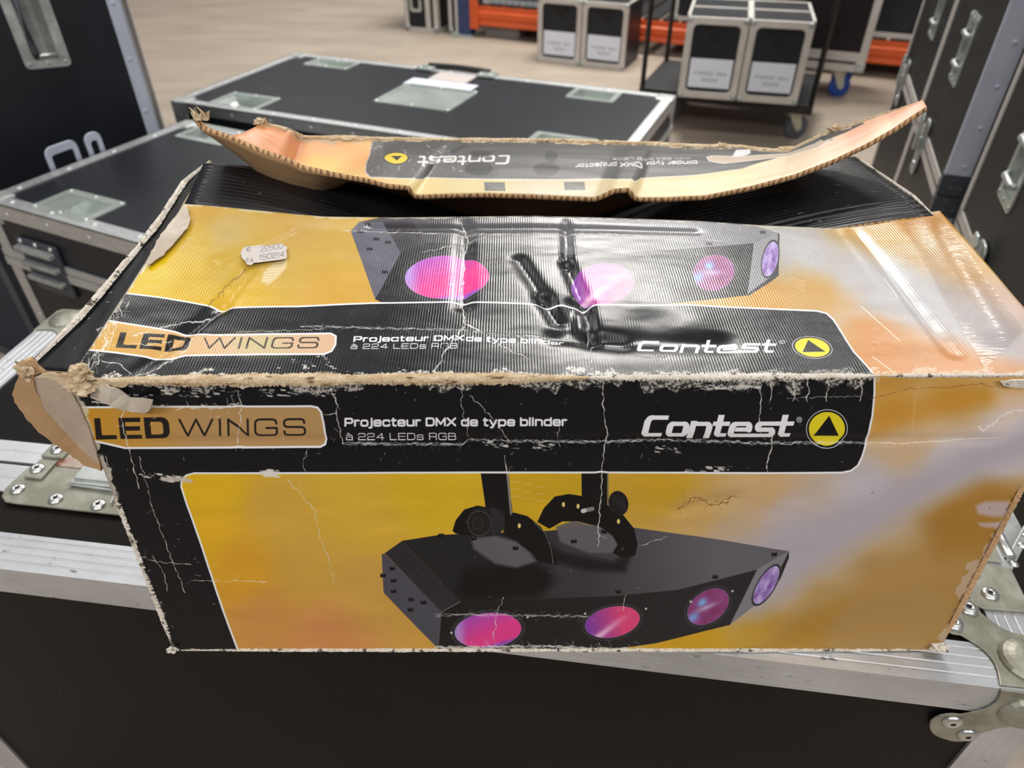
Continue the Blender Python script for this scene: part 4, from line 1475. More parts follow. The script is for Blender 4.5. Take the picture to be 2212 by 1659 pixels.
# rubbed patch under the sticker
rub = [(565, 610), (570, 590), (590, 572), (612, 560), (622, 566), (618, 582), (600, 602), (580, 616)]
tp.poly(rub, c255(218, 200, 158), 0.9, 6)
for k in range(16):
    y = 566 + k * 3
    tp.line([(566 + (616 - y) * 0.5 * 0.6, y), (584 + (612 - y) * 0.75, y - 3)], 1.0, c255(168, 146, 104) if k % 2 else c255(236, 224, 190), 0.6)
tp.specks(90, (420, 2100, 670, 800), 2.0, CRK, 0.35, 500)
tp.specks(40, (1000, 1700, 480, 660), 2.2, CRK, 0.35, 501)
tp.specks(30, (300, 740, 480, 650), 1.6, c255(150, 116, 40), 0.5, 502)
for (a, b_) in (((1860, 660), (1945, 735)), ((1910, 600), (1940, 640)), ((1885, 770), (1925, 800))):
    tp.line([a, b_], 1.6, c255(244, 240, 236), 0.8, 1.2)
# white rubbed fold
uu, vv = np.meshgrid(np.linspace(0, 1, tp.w), np.linspace(0, 1, tp.h))
rn = fnoise(tp.X, tp.Y * 2, 30, 177)
wear = np.clip((0.050 * (rn * 2.2 - 0.55) - vv) / 0.006, 0, 1) * np.clip(1.3 - uu * 0.9, 0, 1)
tp.put(np.s_[:, :], wear.astype(np.float32) * 0.9 * (0.45 + 0.55 * (vnoise(tp.X, tp.Y, 4, 80) > 0.42)).astype(np.float32), c255(218, 212, 200))
edge = np.clip((0.006 * (rn * 2.2 - 0.5) - uu) / 0.002, 0, 1)
tp.put(np.s_[:, :], edge.astype(np.float32) * 0.9, c255(214, 204, 188))
edge = np.clip((0.020 * (rn * 2.2 - 0.5) - (1 - vv)) / 0.006, 0, 1)
tp.put(np.s_[:, :], edge.astype(np.float32) * 0.7, c255(206, 198, 184))
tp.Z += (0.12 * (fnoise(tp.X, tp.Y * 1.6, 60, 188) - 0.5)).astype(np.float32)

# ============ rear flap print
rp = Print(rear_s, 2200, 620, c255(150, 150, 148))
rp.C = rp.rbf([(560, 285, 206, 140, 90), (620, 300, 224, 158, 120), (700, 320, 226, 170, 130), (780, 350, 226, 168, 110), (700, 360, 232, 196, 120), (760, 380, 226, 190, 124),
               (900, 395, 214, 190, 132), (1000, 405, 208, 190, 140), (1200, 405, 200, 186, 158), (1400, 405, 214, 194, 150), (1550, 385, 226, 204, 160), (1700, 350, 230, 208, 176),
               (1800, 320, 232, 206, 180), (1880, 280, 232, 178, 148), (1950, 245, 230, 168, 138), (1900, 300, 238, 210, 176), (1860, 300, 232, 172, 142)], 40)
rb = [(803, 304), (806, 285), (1700, 300), (1730, 280), (1800, 300), (1800, 310), (1760, 322), (1690, 346), (1600, 372), (1500, 385), (1380, 390), (1200, 392), (1000, 391), (860, 388),
      (800, 384), (790, 377), (800, 340)]
rp.poly(rb, c255(92, 91, 90), 1, 1.5)
up_ = [(806, 285), (1700, 300), (1650, 345), (1500, 345), (1200, 342), (1000, 346), (830, 340), (828, 300)]
rp.grad(up_, (1000, 300), c255(56, 55, 56), (1000, 345), c255(80, 79, 79), 0.9, 2)
rp.line([(806, 300), (800, 345), (791, 377), (800, 384), (860, 388), (1000, 391), (1200, 392), (1380, 391), (1500, 386), (1600, 373)], 2.0, c255(212, 206, 198), 0.8)
for x in (1046, 1218):
    rp.poly([(x, 397), (x + 44, 397), (x + 46, 413), (x + 1, 413)], c255(104, 102, 98), 1, 1.2)
    rp.line([(x + 4, 399), (x + 40, 412)], 1.4, c255(140, 136, 130), 0.7)
rp.poly(rp.ell((857, 350), 26, 13.5, 0), c255(30, 30, 32))
rp.poly(rp.ell((857, 350), 24, 12, 0), c255(226, 196, 50))
rp.poly([(846, 346), (870, 346), (858, 356)], c255(40, 38, 34))
brand(rp, (1100, 343), (908, 346), 20, (-0.2, 1), col=c255(214, 212, 208))
write(rp, 'blinder type DMX projector', (1504, 356), (1243, 362), 6.5, 0.3, c255(220, 218, 216), track=0.36, up=(0, 1))
write(rp, 'with 224 RGB LEDs', (1490, 347), (1325, 350), 4.5, 0.24, c255(206, 204, 202), track=0.36, up=(0, 1), down=True)
for pts in (rp.ell((1040, 340), 24, 8, 0), rp.ell((1035, 372), 30, 13, 0), rp.ell((1190, 345), 14, 14, 0), rp.ell((1180, 372), 28, 14, 0), [(970, 335), (1005, 312), (1015, 316), (985, 338)]):
    rp.poly(pts, c255(44, 43, 44), 0.8, 5)
pp = [(1525, 345), (1536, 341), (1600, 342), (1700, 336), (1760, 318), (1790, 300), (1800, 306), (1770, 326), (1700, 346), (1600, 358), (1560, 362), (1530, 356)]
rp.poly(pp, c255(196, 178, 160))
rp.line(pp, 1.6, c255(226, 222, 214), 0.8, closed=True)
rp.poly([(1580, 345), (1590, 326), (1620, 324), (1620, 336), (1600, 344)], c255(232, 230, 230), 0.9, 2)
rp.poly([(1770, 300), (1820, 275), (1860, 262), (1868, 272), (1830, 292), (1780, 312)], c255(50, 48, 48), 0.9, 3)
rp.poly([(1815, 272), (1838, 264), (1842, 282), (1818, 286)], c255(176, 148, 132), 1, 2)
rp.specks(70, (800, 1000, 310, 380), 2.6, c255(210, 208, 204), 0.6, 600)
uu, vv = np.meshgrid(np.linspace(0, 1, rp.w), np.linspace(0, 1, rp.h))
rn = fnoise(rp.X, rp.Y * 2, 18, 277)
edge = np.clip((0.085 * (rn * 2.0 - 0.45) - (1 - vv)) / 0.012, 0, 1)
rp.put(np.s_[:, :], edge.astype(np.float32) * 0.9, c255(196, 176, 146))


def print_mat(name, pr, rough, bump, ribs=0.0, spec=0.5, ribscale=150.0):
    m = bpy.data.materials.new(name)
    m.use_nodes = True
    nt = m.node_tree
    N, Lk = nt.nodes, nt.links
    b = N['Principled BSDF']
    t = N.new('ShaderNodeTexImage')
    t.image = pr.image(name)
    t.extension = 'EXTEND'
    Lk.new(t.outputs['Color'], b.inputs['Base Color'])
    b.inputs['Roughness'].default_value = rough
    b.inputs['Specular IOR Level'].default_value = spec
    tc = N.new('ShaderNodeTexCoord')
    nz = N.new('ShaderNodeTexNoise')
    nz.inputs['Scale'].default_value = 38
    nz.inputs['Detail'].default_value = 5
    Lk.new(tc.outputs['Object'], nz.inputs['Vector'])
    mr = N.new('ShaderNodeMapRange')
    mr.inputs[3].default_value = rough - 0.07
    mr.inputs[4].default_value = rough + 0.10
    Lk.new(nz.outputs['Fac'], mr.inputs[0])
    Lk.new(mr.outputs[0], b.inputs['Roughness'])
    add = N.new('ShaderNodeMath')
    add.operation = 'MULTIPLY_ADD'
    add.inputs[1].default_value = 0.35
    Lk.new(nz.outputs['Fac'], add.inputs[0])
    Lk.new(t.outputs['Alpha'], add.inputs[2])
    hgt = add.outputs[0]
    if ribs:
        w = N.new('ShaderNodeTexWave')
        w.inputs['Scale'].default_value = ribscale
        w.inputs['Distortion'].default_value = 1.2
        w.inputs['Detail'].default_value = 2
        w.inputs['Detail Scale'].default_value = 0.6
        Lk.new(tc.outputs['Object'], w.inputs['Vector'])
        a2 = N.new('ShaderNodeMath')
        a2.operation = 'MULTIPLY_ADD'
        a2.inputs[1].default_value = ribs
        Lk.new(w.outputs['Fac'], a2.inputs[0])
        Lk.new(hgt, a2.inputs[2])
        hgt = a2.outputs[0]
    bp = N.new('ShaderNodeBump')
    bp.inputs['Strength'].default_value = bump
    bp.inputs['Distance'].default_value = 0.0012
    Lk.new(hgt, bp.inputs['Height'])
    Lk.new(bp.outputs[0], b.inputs['Normal'])
    return m


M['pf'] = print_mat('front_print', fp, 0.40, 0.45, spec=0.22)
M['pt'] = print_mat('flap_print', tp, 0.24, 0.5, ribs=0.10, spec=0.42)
M['pr'] = print_mat('rear_flap_print', rp, 0.42, 0.4, ribs=0.12)


# ------------------------------------------------------------------ THE BOX: meshes
box = thing('cardboard_box', 'battered gold and black cardboard box with a projector picture, on the front flight case',
            'box', tuple((BL3 + BR3) / 2 + np.array([0, 0.2, 0])))
BOX_O = np.array(box.location)


def sheet(name, surf, nu, nv, mats, parent, flip=False, disp=None, thick=0.0045, offset=-1, vfix=False):
    us, vs = np.linspace(0, 1, nu + 1), np.linspace(0, 1, nv + 1)
    U, V = np.meshgrid(us, vs)
    P = surf(U, V)
    if disp is not None:
        du = surf(np.clip(U + 1e-3, 0, 1), V) - surf(np.clip(U - 1e-3, 0, 1), V)
        dv = surf(U, np.clip(V + 1e-3, 0, 1)) - surf(U, np.clip(V - 1e-3, 0, 1))
        n = np.cross(du, dv)
        n /= np.linalg.norm(n, axis=-1, keepdims=True) + 1e-12
        if flip:
            n = -n
        P = P + n * disp(U, V)[..., None]
    P = P - BOX_O
    me = bpy.data.meshes.new(name)
    vid = np.arange((nu + 1) * (nv + 1)).reshape(nv + 1, nu + 1)
    F = np.stack([vid[:-1, :-1], vid[:-1, 1:], vid[1:, 1:], vid[1:, :-1]], -1).reshape(-1, 4)
    if flip:
        F = F[:, ::-1]
    me.from_pydata(P.reshape(-1, 3).tolist(), [], F.tolist())
    uv = me.uv_layers.new(name='UVMap')
    UVs = np.stack([U, 1 - V], -1).reshape(-1, 2)
    li = np.zeros(len(me.loops), int)
    me.loops.foreach_get('vertex_index', li)
    uv.data.foreach_set('uv', UVs[li].astype(np.float32).ravel())
    for p in me.polygons:
        p.use_smooth = True
    for m in mats:
        me.materials.append(m)
    o = bpy.data.objects.new(name, me)
    COL.objects.link(o)
    o.parent = parent
    if thick:
        sd = o.modifiers.new('card', 'SOLIDIFY')
        sd.thickness = thick
        sd.offset = offset
        sd.use_even_offset = False
        if len(mats) > 1:
            sd.material_offset = 1
            sd.material_offset_rim = 2 if len(mats) > 2 else 1
    return o


def seg_d(U, V, a, b, ay=1.0):
    """distance from uv points to a segment, in metres"""
    x, y = U * 0.70, V * ay
    x0, y0, x1, y1 = a[0] * 0.70, a[1] * ay, b[0] * 0.70, b[1] * ay
    dx, dy = x1 - x0, y1 - y0
    t = np.clip(((x - x0) * dx + (y - y0) * dy) / (dx * dx + dy * dy), 0, 1)
    return np.hypot(x - x0 - t * dx, y - y0 - t * dy)


def nz2(U, V, s, seed):
    return fnoise(U * 1000, V * 1000, s, seed, 3) - 0.5


def px_uv(pr, x, y):
    """nearest texel of a print to a photograph point, as (u, v)"""
    d = (pr.sx - x) ** 2 + (pr.sy - y) ** 2
    i = np.unravel_index(np.argmin(d), d.shape)
    r, c = i[0] * pr.k, i[1] * pr.k
    return ((c + 0.5) / pr.w, (r + 0.5) / pr.h)


FD = {}


def front_disp(U, V):
    d = 0.0022 * nz2(U, V, 260, 51) + 0.0010 * nz2(U, V, 90, 52)
    env = np.clip(np.minimum(np.minimum(U, 1 - U), np.minimum(V, 1 - V)) * 12, 0, 1)
    a = seg_d(U, V, px_uv(fp, 200, 955), px_uv(fp, 2150, 948), 0.295)
    d = d - 0.0016 * np.exp(-(a / 0.004) ** 2)
    for p, q, dep, w in (((1303, 830), (1296, 1180), 0.0010, 0.003), ((515, 845), (512, 960), 0.001, 0.003), ((1465, 1105), (1590, 1076), 0.002, 0.006),
                         ((520, 1240), (800, 1290), 0.0012, 0.02), ((1700, 1320), (2050, 1250), -0.0015, 0.02), ((1640, 1395), (2000, 1330), 0.0012, 0.014)):
        d = d - dep * np.exp(-(seg_d(U, V, px_uv(fp, *p), px_uv(fp, *q), 0.295) / w) ** 2)
    return -d * 0 + d * env


def flap_disp(U, V):
    d = 0.0022 * nz2(U, V * 0.6, 230, 61) + 0.0006 * nz2(U, V, 60, 62)
    env = np.clip(np.minimum(V * 8, 1), 0, 1) * np.clip((1.02 - V) * 8, 0.15, 1)
    for p, q, dep, w in (((1120, 560), (1170, 640), 0.003, 0.006), ((1170, 640), (1205, 690), 0.0045, 0.006), ((1222, 478), (1226, 570), 0.003, 0.004),
                         ((1226, 570), (1262, 660), 0.004, 0.005), ((1262, 660), (1280, 730), 0.004, 0.005), ((1235, 655), (1232, 710), 0.003, 0.006),
                         ((1002, 480), (1000, 660), 0.003, 0.006), ((480, 662), (560, 560), 0.0025, 0.006), ((480, 662), (290, 812), 0.0022, 0.006),
                         ((620, 500), (480, 560), 0.002, 0.006), ((1840, 490), (2060, 760), 0.0022, 0.006), ((2000, 470), (2160, 720), -0.0022, 0.012),
                         ((1280, 730), (1560, 740), 0.0025, 0.010), ((1340, 740), (1200, 725), 0.003, 0.008), ((800, 492), (1500, 500), 0.002, 0.005)):
        d = d - dep * np.exp(-(seg_d(U, V, px_uv(tp, *p), px_uv(tp, *q), 0.22) / w) ** 2)
    for p, dep, w in (((1400, 700), 0.0016, 0.02), ((1500, 690), -0.0010, 0.02), ((1080, 620), -0.0008, 0.03), ((1390, 560), -0.0008, 0.05), ((700, 560), -0.002, 0.06)):
        c = px_uv(tp, *p)
        d = d - dep * np.exp(-(np.hypot((U - c[0]) * 0.7, (V - c[1]) * 0.22) / w) ** 2)
    return d * env


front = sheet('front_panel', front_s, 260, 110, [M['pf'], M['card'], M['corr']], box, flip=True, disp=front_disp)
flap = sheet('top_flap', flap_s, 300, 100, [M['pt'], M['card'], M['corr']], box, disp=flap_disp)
rear = sheet('rear_flap', rear_s, 220, 40, [M['pr'], M['card'], M['corr']], box, disp=lambda U, V: 0.004 * np.sin(math.pi * V) + 0.002 * nz2(U, V, 120, 66), thick=0.0048)
tag(front, 'gold and black printed front panel with projector picture', None)
tag(flap, 'creased glossy front flap of the lid', None)
tag(rear, 'bent rear flap with brown underside and corrugated cut edge', None)



def on_flap(name, quad_px, m, nu=24, nv=24, off=0.0008):
    """a film lying on the top flap between four photograph corners"""
    q = [px_uv(tp, *p) for p in quad_px]
    a, b_ = np.meshgrid(np.linspace(0, 1, nu), np.linspace(0, 1, nv))
    U = (q[0][0] * (1 - a) + q[1][0] * a) * (1 - b_) + (q[3][0] * (1 - a) + q[2][0] * a) * b_
    V = (q[0][1] * (1 - a) + q[1][1] * a) * (1 - b_) + (q[3][1] * (1 - a) + q[2][1] * a) * b_
    n = np.cross(TR3 - TL3, flap_back(np.array(0.3)) - TL3)
    n = n / np.linalg.norm(n)
    n = n if n[2] > 0 else -n
    P = flap_s(U, V) + n * (flap_disp(U, V) + off)[..., None] - BOX_O
    me = bpy.data.meshes.new(name)
    vid = np.arange(nu * nv).reshape(nv, nu)
    F = np.stack([vid[:-1, :-1], vid[:-1, 1:], vid[1:, 1:], vid[1:, :-1]], -1).reshape(-1, 4)
    me.from_pydata(P.reshape(-1, 3).tolist(), [], F.tolist())
    for p in me.polygons:
        p.use_smooth = True
    me.materials.append(m)
    o = bpy.data.objects.new(name, me)
    COL.objects.link(o)
    o.parent = box
    return o


on_flap('clear_tape', [(1945, 482), (2034, 470), (2215, 715), (2125, 795)], M['tape'])
# walls of the box that close it: left, right, rear, bottom
zb = AH + 0.0015
HL, HR = rear_h(np.array(0.02)), rear_h(np.array(0.9))
RBL, RBR = np.array([BL3[0] + 0.004, 0.80, zb]), np.array([BR3[0] - 0.004, 0.80, zb])
RTL, RTR = np.array([-0.297, 0.812, AH + 0.285]), np.array([0.398, 0.806, AH + 0.285])


def quad_s(a, b_, c, d):
    return lambda u, v: lerp(lerp(a, b_, u), lerp(d, c, u), v)


SLF = lerp(TL3, BL3, 0.0)
LTB = on_y(440, 352, 0.70)                       # where the left wall's top shows behind the flap
lw = quad_s(TL3 + [-0.0, 0.004, -0.012], RTL, RBL, BL3 + [0.001, 0.004, 0])
sheet('left_wall', lw, 20, 10, [M['gloss'], M['card'], M['corr']], box, flip=False, thick=0.004)
rwt0, rwt1 = on_y(2030, 458, 0.622), on_y(1850, 338, 0.80)
rw = quad_s(TR3 + [-0.002, 0.004, -0.012], rwt1, RBR, BR3 + [-0.001, 0.004, 0])
rpan = sheet('right_wall', rw, 20, 10, [M['card'], M['card'], M['corr']], box, thick=0.004)
sheet('rear_wall', quad_s(RTL, RTR, RBR, RBL), 20, 10, [M['card'], M['card'], M['corr']], box, thick=0.004)
sheet('bottom_panel', quad_s(BL3 + [0.003, 0.006, 0.004], BR3 + [-0.003, 0.006, 0.004], RBR + [0, 0, 0.004], RBL + [0, 0, 0.004]), 8, 8, [M['card']], box, thick=0.003)

# folded-in black side flaps
LIN = [on_y(398, 442, 0.615), on_y(440, 352, 0.70), on_y(458, 352, 0.715), np.array([-0.298, 0.80, AH + 0.245])]
RIN = [on_y(2018, 466, 0.612), on_y(1975, 425, 0.64), on_y(1920, 388, 0.70), on_y(1848, 338, 0.795)]


def minor(pts, sgn, length, drop):
    P = np.array(pts)
    tt = np.linspace(0, 1, len(P))

    def f(u, v):
        base = np.stack([np.interp(u, tt, P[:, k]) for k in range(3)], -1)
        off = np.zeros(base.shape)
        off[..., 0] = sgn * length * v
        off[..., 2] = -drop * (0.25 * v + 0.75 * v ** 1.8) - 0.012 * v * np.sin(u * 6)
        return base + off
    return f


sheet('side_flap', minor(LIN, 1, 0.37, 0.11), 30, 30, [M['ribs'], M['card'], M['corr']], box, flip=True, thick=0.004)
sheet('side_flap', minor(RIN, -1, 0.37, 0.11), 30, 30, [M['ribs'], M['card'], M['corr']], box, flip=False, thick=0.004)

# splayed black strip of the left wall beside the flap, with a torn white rim
NFL = np.cross(TR3 - TL3, flap_back(np.array(0.3)) - TL3)
NFL = NFL / np.linalg.norm(NFL)
OUT = [(60, 792), (120, 736), (165, 692), (210, 641), (250, 592), (300, 532), (340, 482), (376, 426), (398, 392), (428, 366), (455, 346)]
INN = [(186, 808), (206, 770), (228, 730), (252, 690), (276, 648), (306, 598), (338, 546), (366, 496), (392, 446), (420, 400), (452, 352)]
PO = np.array([on_pl(p[0], p[1], TL3 - NFL * 0.004, NFL) for p in OUT])
PI_ = np.array([on_pl(p[0], p[1], TL3 - NFL * 0.003, NFL) for p in INN])
tt = np.linspace(0, 1, len(OUT))


def strip_s(u, v):
    a = np.stack([np.interp(u, tt, PO[:, k]) for k in range(3)], -1)
    c = np.stack([np.interp(u, tt, PI_[:, k]) for k in range(3)], -1)
    p = lerp(a, c, v)
    p[..., 2] -= 0.003 * (1 - np.asarray(v)) ** 2
    return p


sheet('splayed_side_strip', strip_s, 60, 8, [M['gloss'], M['card'], M['fibre']], box, thick=0.003, flip=True,
      disp=lambda U, V: 0.002 * nz2(U, V, 80, 67))


def ragged(name, pts3, up, side, width, height, m, parent, seed, n=260, jag=0.5):
    """a torn ridge following 3D points: jagged strip with a rough crown"""
    r = random.Random(seed)
    P = np.array(pts3)
    L = np.concatenate([[0], np.cumsum(np.linalg.norm(np.diff(P, axis=0), axis=1))])
    b = MB()
    rows = []
    K = 7
    for i in range(n + 1):
        s = L[-1] * i / n
        p = Vector([np.interp(s, L, P[:, k]) for k in range(3)]) - Vector(BOX_O)
        f = 0.55 + 0.9 * (noise.noise(Vector((s * 28, seed, 0))) * 0.5 + 0.5)
        e = min(1, 6 * i / n, 6 * (n - i) / n) * 0.8 + 0.2
        row = []
        for k in range(K):
            t = k / (K - 1) * 2 - 1
            h = (1 - t * t) * height * f * e
            j1, j2 = r.uniform(-jag, jag), r.uniform(-jag, jag)
            sd = t * width * (1 + (j1 if abs(t) > 0.5 else 0)) * f * e
            row.append(b.bm.verts.new(p + Vector(side) * sd + Vector(up) * (h * (1 + j2 * 0.8) + (0 if abs(t) < 0.9 else -0.0015))))
        rows.append(row)
    for i in range(n):
        for k in range(K - 1):
            b.bm.faces.new((rows[i][k], rows[i][k + 1], rows[i + 1][k + 1], rows[i + 1][k]))
    return b.build(name, m, parent, recalc=False)


UPF = Vector((0, -0.55, 0.83))
SDF = Vector((0, 0.83, 0.55))


def foldline(x0, x1, n=30):
    us = np.linspace(x0, x1, n)
    return lerp(TL3, TR3, us) + np.array([0, -0.0005, 0.0003])


ragged('torn_fold', foldline(0.01, 0.515, 40), UPF, SDF, 0.0044, 0.0028, M['fibre'], box, 3, 420, 0.2)
ragged('rubbed_fold', foldline(0.505, 0.80, 40), UPF, SDF, 0.0026, 0.0012, M['pulp'], box, 4, 300, 0.35)
ragged('rubbed_fold', foldline(0.80, 0.99, 30), UPF, SDF, 0.0014, 0.0008, M['pulp'], box, 5, 200, 0.35)
ragged('torn_rim', PO[:], Vector((-0.4, 0, 0.9)), Vector((0.8, 0.3, 0.3)), 0.0032, 0.0022, M['pulp'], box, 6, 420, 0.3)
RF = np.array([rear_h(np.array(u)) for u in np.linspace(0.0, 0.99, 80)]) + np.array([0, 0, 0.001])
ragged('rubbed_rim', RIN, Vector((0, 0, 1)), Vector((1, 0, 0)), 0.0022, 0.0012, M['pulp'], box, 15, 160, 0.3)
ragged('torn_hinge', RF, Vector((0, -0.3, 0.95)), Vector((0, 1, 0)), 0.0045, 0.002, M['fibre'], box, 8, 420, 0.3)
FRE = np.array([lerp(BL3, BR3, u) for u in np.linspace(0.01, 0.99, 40)]) + np.array([0, -0.0005, 0.0008])
ragged('frayed_bottom_edge', FRE, Vector((0, -0.9, 0.1)), Vector((0, -0.3, 1)), 0.0022, 0.0016, M['pulp'], box, 9, 420, 0.4)
RE = np.array([lerp(TR3, BR3, v) for v in np.linspace(0.25, 1.0, 40)]) + np.array([0.0, 0.002, 0.0])
ragged('frayed_right_edge', RE, Vector((0.75, -0.65, 0)), Vector((0.65, 0.75, 0)), 0.0052, 0.0022, M['card'], box, 10, 300, 0.35)
LE = np.array([lerp(TL3, BL3, v) for v in np.linspace(0.33, 1.0, 40)]) + np.array([0.0, 0.001, 0.0])
ragged('frayed_left_edge', LE, Vector((-0.7, -0.7, 0)), Vector((-0.7, 0.7, 0)), 0.0028, 0.0014, M['pulp'], box, 12, 300, 0.6)


NF0 = np.cross(TR3 - TL3, flap_back(np.array(0.02)) - TL3)
NF0 = NF0 / np.linalg.norm(NF0) * (1 if NF0[2] > 0 else -1)


def patch(name, pts, m, parent, off=0.001, thick=0.0, p0=None, n=None, curl=None, jag=0.0, seed=1):
    """a torn piece outlined by photograph points on the given plane"""
    r = random.Random(seed)
    p0 = BL3 if p0 is None else p0
    n = NF if n is None else n
    Q = []
    for i, (x, y) in enumerate(pts):
        x2, y2 = pts[(i + 1) % len(pts)]
        k = max(1, int(math.hypot(x2 - x, y2 - y) / 8)) if jag else 1
        for j in range(k):
            t = j / k
            Q.append((x + (x2 - x) * t + r.uniform(-jag, jag), y + (y2 - y) * t + r.uniform(-jag, jag)))
    b = MB()
    vs = []
    for i, q in enumerate(Q):
        o = off if curl is None else off + curl(q)
        p = on_pl(q[0], q[1], p0 + n * o, n)
        vs.append(b.bm.verts.new(Vector(p - BOX_O)))
    f = b.bm.faces.new(vs)
    f.normal_update()
    if f.normal.dot(Vector(n)) < 0:
        f.normal_flip()
    bmesh.ops.triangulate(b.bm, faces=[f])
    if curl is not None:
        bmesh.ops.subdivide_edges(b.bm, edges=b.bm.edges[:], cuts=1)
    o = b.build(name, m, parent)
    if thick:
        sd = o.modifiers.new('thick', 'SOLIDIFY')
        sd.thickness = thick
        sd.offset = -1
        sd.material_offset = 0
    return o


# torn corner on the left: bare liner triangle and the outward brown tongue
patch('torn_liner', [(66, 816), (108, 812), (126, 826), (150, 846), (165, 866), (176, 890), (186, 912), (196, 938), (205, 966), (214, 1004), (190, 983), (170, 964), (150, 942),
                     (133, 924), (114, 904), (97, 884), (80, 850)], M['liner'], box, 0.0015, 0.0012, jag=1.2, seed=5)
patch('torn_tongue', [(66, 776), (52, 784), (44, 800), (36, 826), (25, 852), (36, 876), (60, 908), (85, 935), (108, 953), (150, 983), (188, 1008), (217, 1017), (216, 1000), (190, 978),
                      (170, 960), (150, 938), (133, 920), (114, 900), (97, 880), (80, 848), (68, 816), (84, 806), (96, 806), (78, 790)], M['card'], box, -0.004, 0.004,
      curl=lambda q: 0.012 * max(0, (150 - q[0]) / 130), jag=1.5, seed=6)
patch('torn_paper', [(170, 846), (200, 836), (232, 834), (262, 846), (282, 858), (330, 864), (322, 888), (306, 894), (276, 888), (252, 884), (224, 870), (196, 858)], M['greypaper'],
      box, 0.003, 0.0008, curl=lambda q: 0.006 * max(0, (q[0] - 240) / 90) + 0.004 * math.sin(q[0] * 0.06), jag=1.6, seed=7)
patch('torn_paper', [(78, 812), (110, 806), (170, 812), (240, 822), (280, 828), (262, 838), (200, 838), (176, 850), (150, 842), (120, 824)], M['fibre'], box, 0.003, 0.001, jag=2.5, seed=8)
patch('torn_paper', [(512, 820), (552, 822), (550, 834), (524, 840), (516, 836)], M['pulp'], box, 0.003, 0.0008, jag=1.2, seed=9)
patch('torn_paper', [(402, 442), (412, 470), (404, 492), (372, 530), (345, 556), (320, 574), (316, 566), (338, 520), (368, 480)], M['greypaper'], box, 0.004, 0.0008,
      p0=TL3, n=NF0, jag=1.5, seed=12)
patch('curled_paper', [(2162, 824), (2185, 822), (2212, 822), (2240, 826), (2212, 838), (2190, 836), (2168, 834)], M['pulp'], box, 0.004, 0.001,
      curl=lambda q: 0.008 * max(0, (q[0] - 2170) / 60), jag=1.2, seed=13)


def clump(name, px, py, size, seed, m, flat=0.6, off=0.004):
    """a ball of torn fibres"""
    b = MB()
    bmesh.ops.create_icosphere(b.bm, subdivisions=4, radius=1)
    p = Vector(on_pl(px, py, BL3 + NF * off, NF) - BOX_O)
    for v in b.bm.verts:
        d = v.co.normalized()
        k = 0.72 + 0.55 * noise.noise(d * 1.9 + Vector((seed, 0, 0))) + 0.16 * noise.noise(d * 6 + Vector((0, seed, 0)))
        v.co = p + Vector((d.x * k * size[0], d.y * k * size[0] * flat, d.z * k * size[1]))
    return b.build(name, m, box)


clump('fibre_clump', 172, 806, (0.011, 0.008), 3, M['fibre'])
clump('fibre_clump', 176, 834, (0.013, 0.008), 5, M['fibre'])
clump('fibre_clump', 54, 800, (0.007, 0.010), 8, M['fibre'])
clump('fibre_clump', 372, 1404, (0.006, 0.004), 9, M['pulp'])
clump('fibre_clump', 2030, 1398, (0.010, 0.004), 10, M['pulp'])
# frayed tuft on the rear flap's left corner and right-hand scraps
tc_ = Vector(rear_e(np.array(0.0)) - BOX_O)
b = MB()
rr = random.Random(4)
for k in range(16):
    a = Vector((rr.uniform(-0.003, 0.010), rr.uniform(-0.003, 0.005), -0.002))
    e = a + Vector((rr.uniform(-0.006, 0.004), rr.uniform(-0.004, 0.004), rr.uniform(0.002, 0.012)))
    b.tube([tc_ + a, tc_ + (a + e) / 2 + Vector((rr.uniform(-0.002, 0.002), 0, 0)), tc_ + e], [0.0016, 0.0012, 0.0004], 5)
b.build('frayed_tuft', M['fibre'], box)
for (u, s) in ((0.872, (0.012, 0.006)), (0.80, (0.020, 0.004)), (0.70, (0.010, 0.003)), (0.012, (0.010, 0.006))):
    p = rear_h(np.array(u))
    b = MB()
    bmesh.ops.create_icosphere(b.bm, subdivisions=3, radius=1)
    for v in b.bm.verts:
        d = v.co.normalized()
        k = 0.6 + 0.8 * noise.noise(d * 2.6 + Vector((u * 30, 0, 0))) + 0.3 * noise.noise(d * 7)
        v.co = Vector(p - BOX_O) + Vector((d.x * k * s[0], d.y * k * 0.006, d.z * k * s[1] + 0.002))
    b.build('torn_scrap', M['fibre'], box)

# price sticker on the flap
class Flat(Print):
    def __init__(self, w, h, base):
        self.w, self.h = w, h
        x, y = np.meshgrid(np.arange(w) + 0.5, np.arange(h) + 0.5)
        self.X, self.Y = x.astype(np.float32), y.astype(np.float32)
        self.C = np.zeros((h, w, 3), np.float32)
        self.C[:] = np.array(base, np.float32)
        self.Z = np.full((h, w), 0.5, np.float32)
        self.k = 2
        self.sx, self.sy = self.X[::2, ::2], self.Y[::2, ::2]


sp = Flat(440, 200, c255(196, 188, 183))
write(sp, '\u20ac', (55, 75), (96, 75), 36, 0.12, c255(96, 92, 100), up=(0.1, -1))
write(sp, '22900', (190, 76), (390, 44), 44, 0.11, c255(110, 106, 112), track=0.3, up=(0.05, -1), alpha=0.85)
write(sp, 'FA', (60, 172), (118, 170), 36, 0.13, c255(90, 86, 94), track=0.3)
write(sp, '150214', (176, 150), (404, 118), 42, 0.11, c255(96, 92, 100), track=0.3, up=(0.05, -1))
M['sticker'] = print_mat('price_print', sp, 0.6, 0.1)
SO = [(519.5, 545), (525, 537), (528, 533), (548, 531), (566, 529), (575, 531), (590, 528), (609, 525.5), (613, 530), (621, 534), (618, 541), (620, 550), (619, 558), (606, 561), (590, 563),
      (572, 565), (560, 567), (548, 568), (542, 573), (533, 571), (530, 564), (522, 556)]
b = MB()
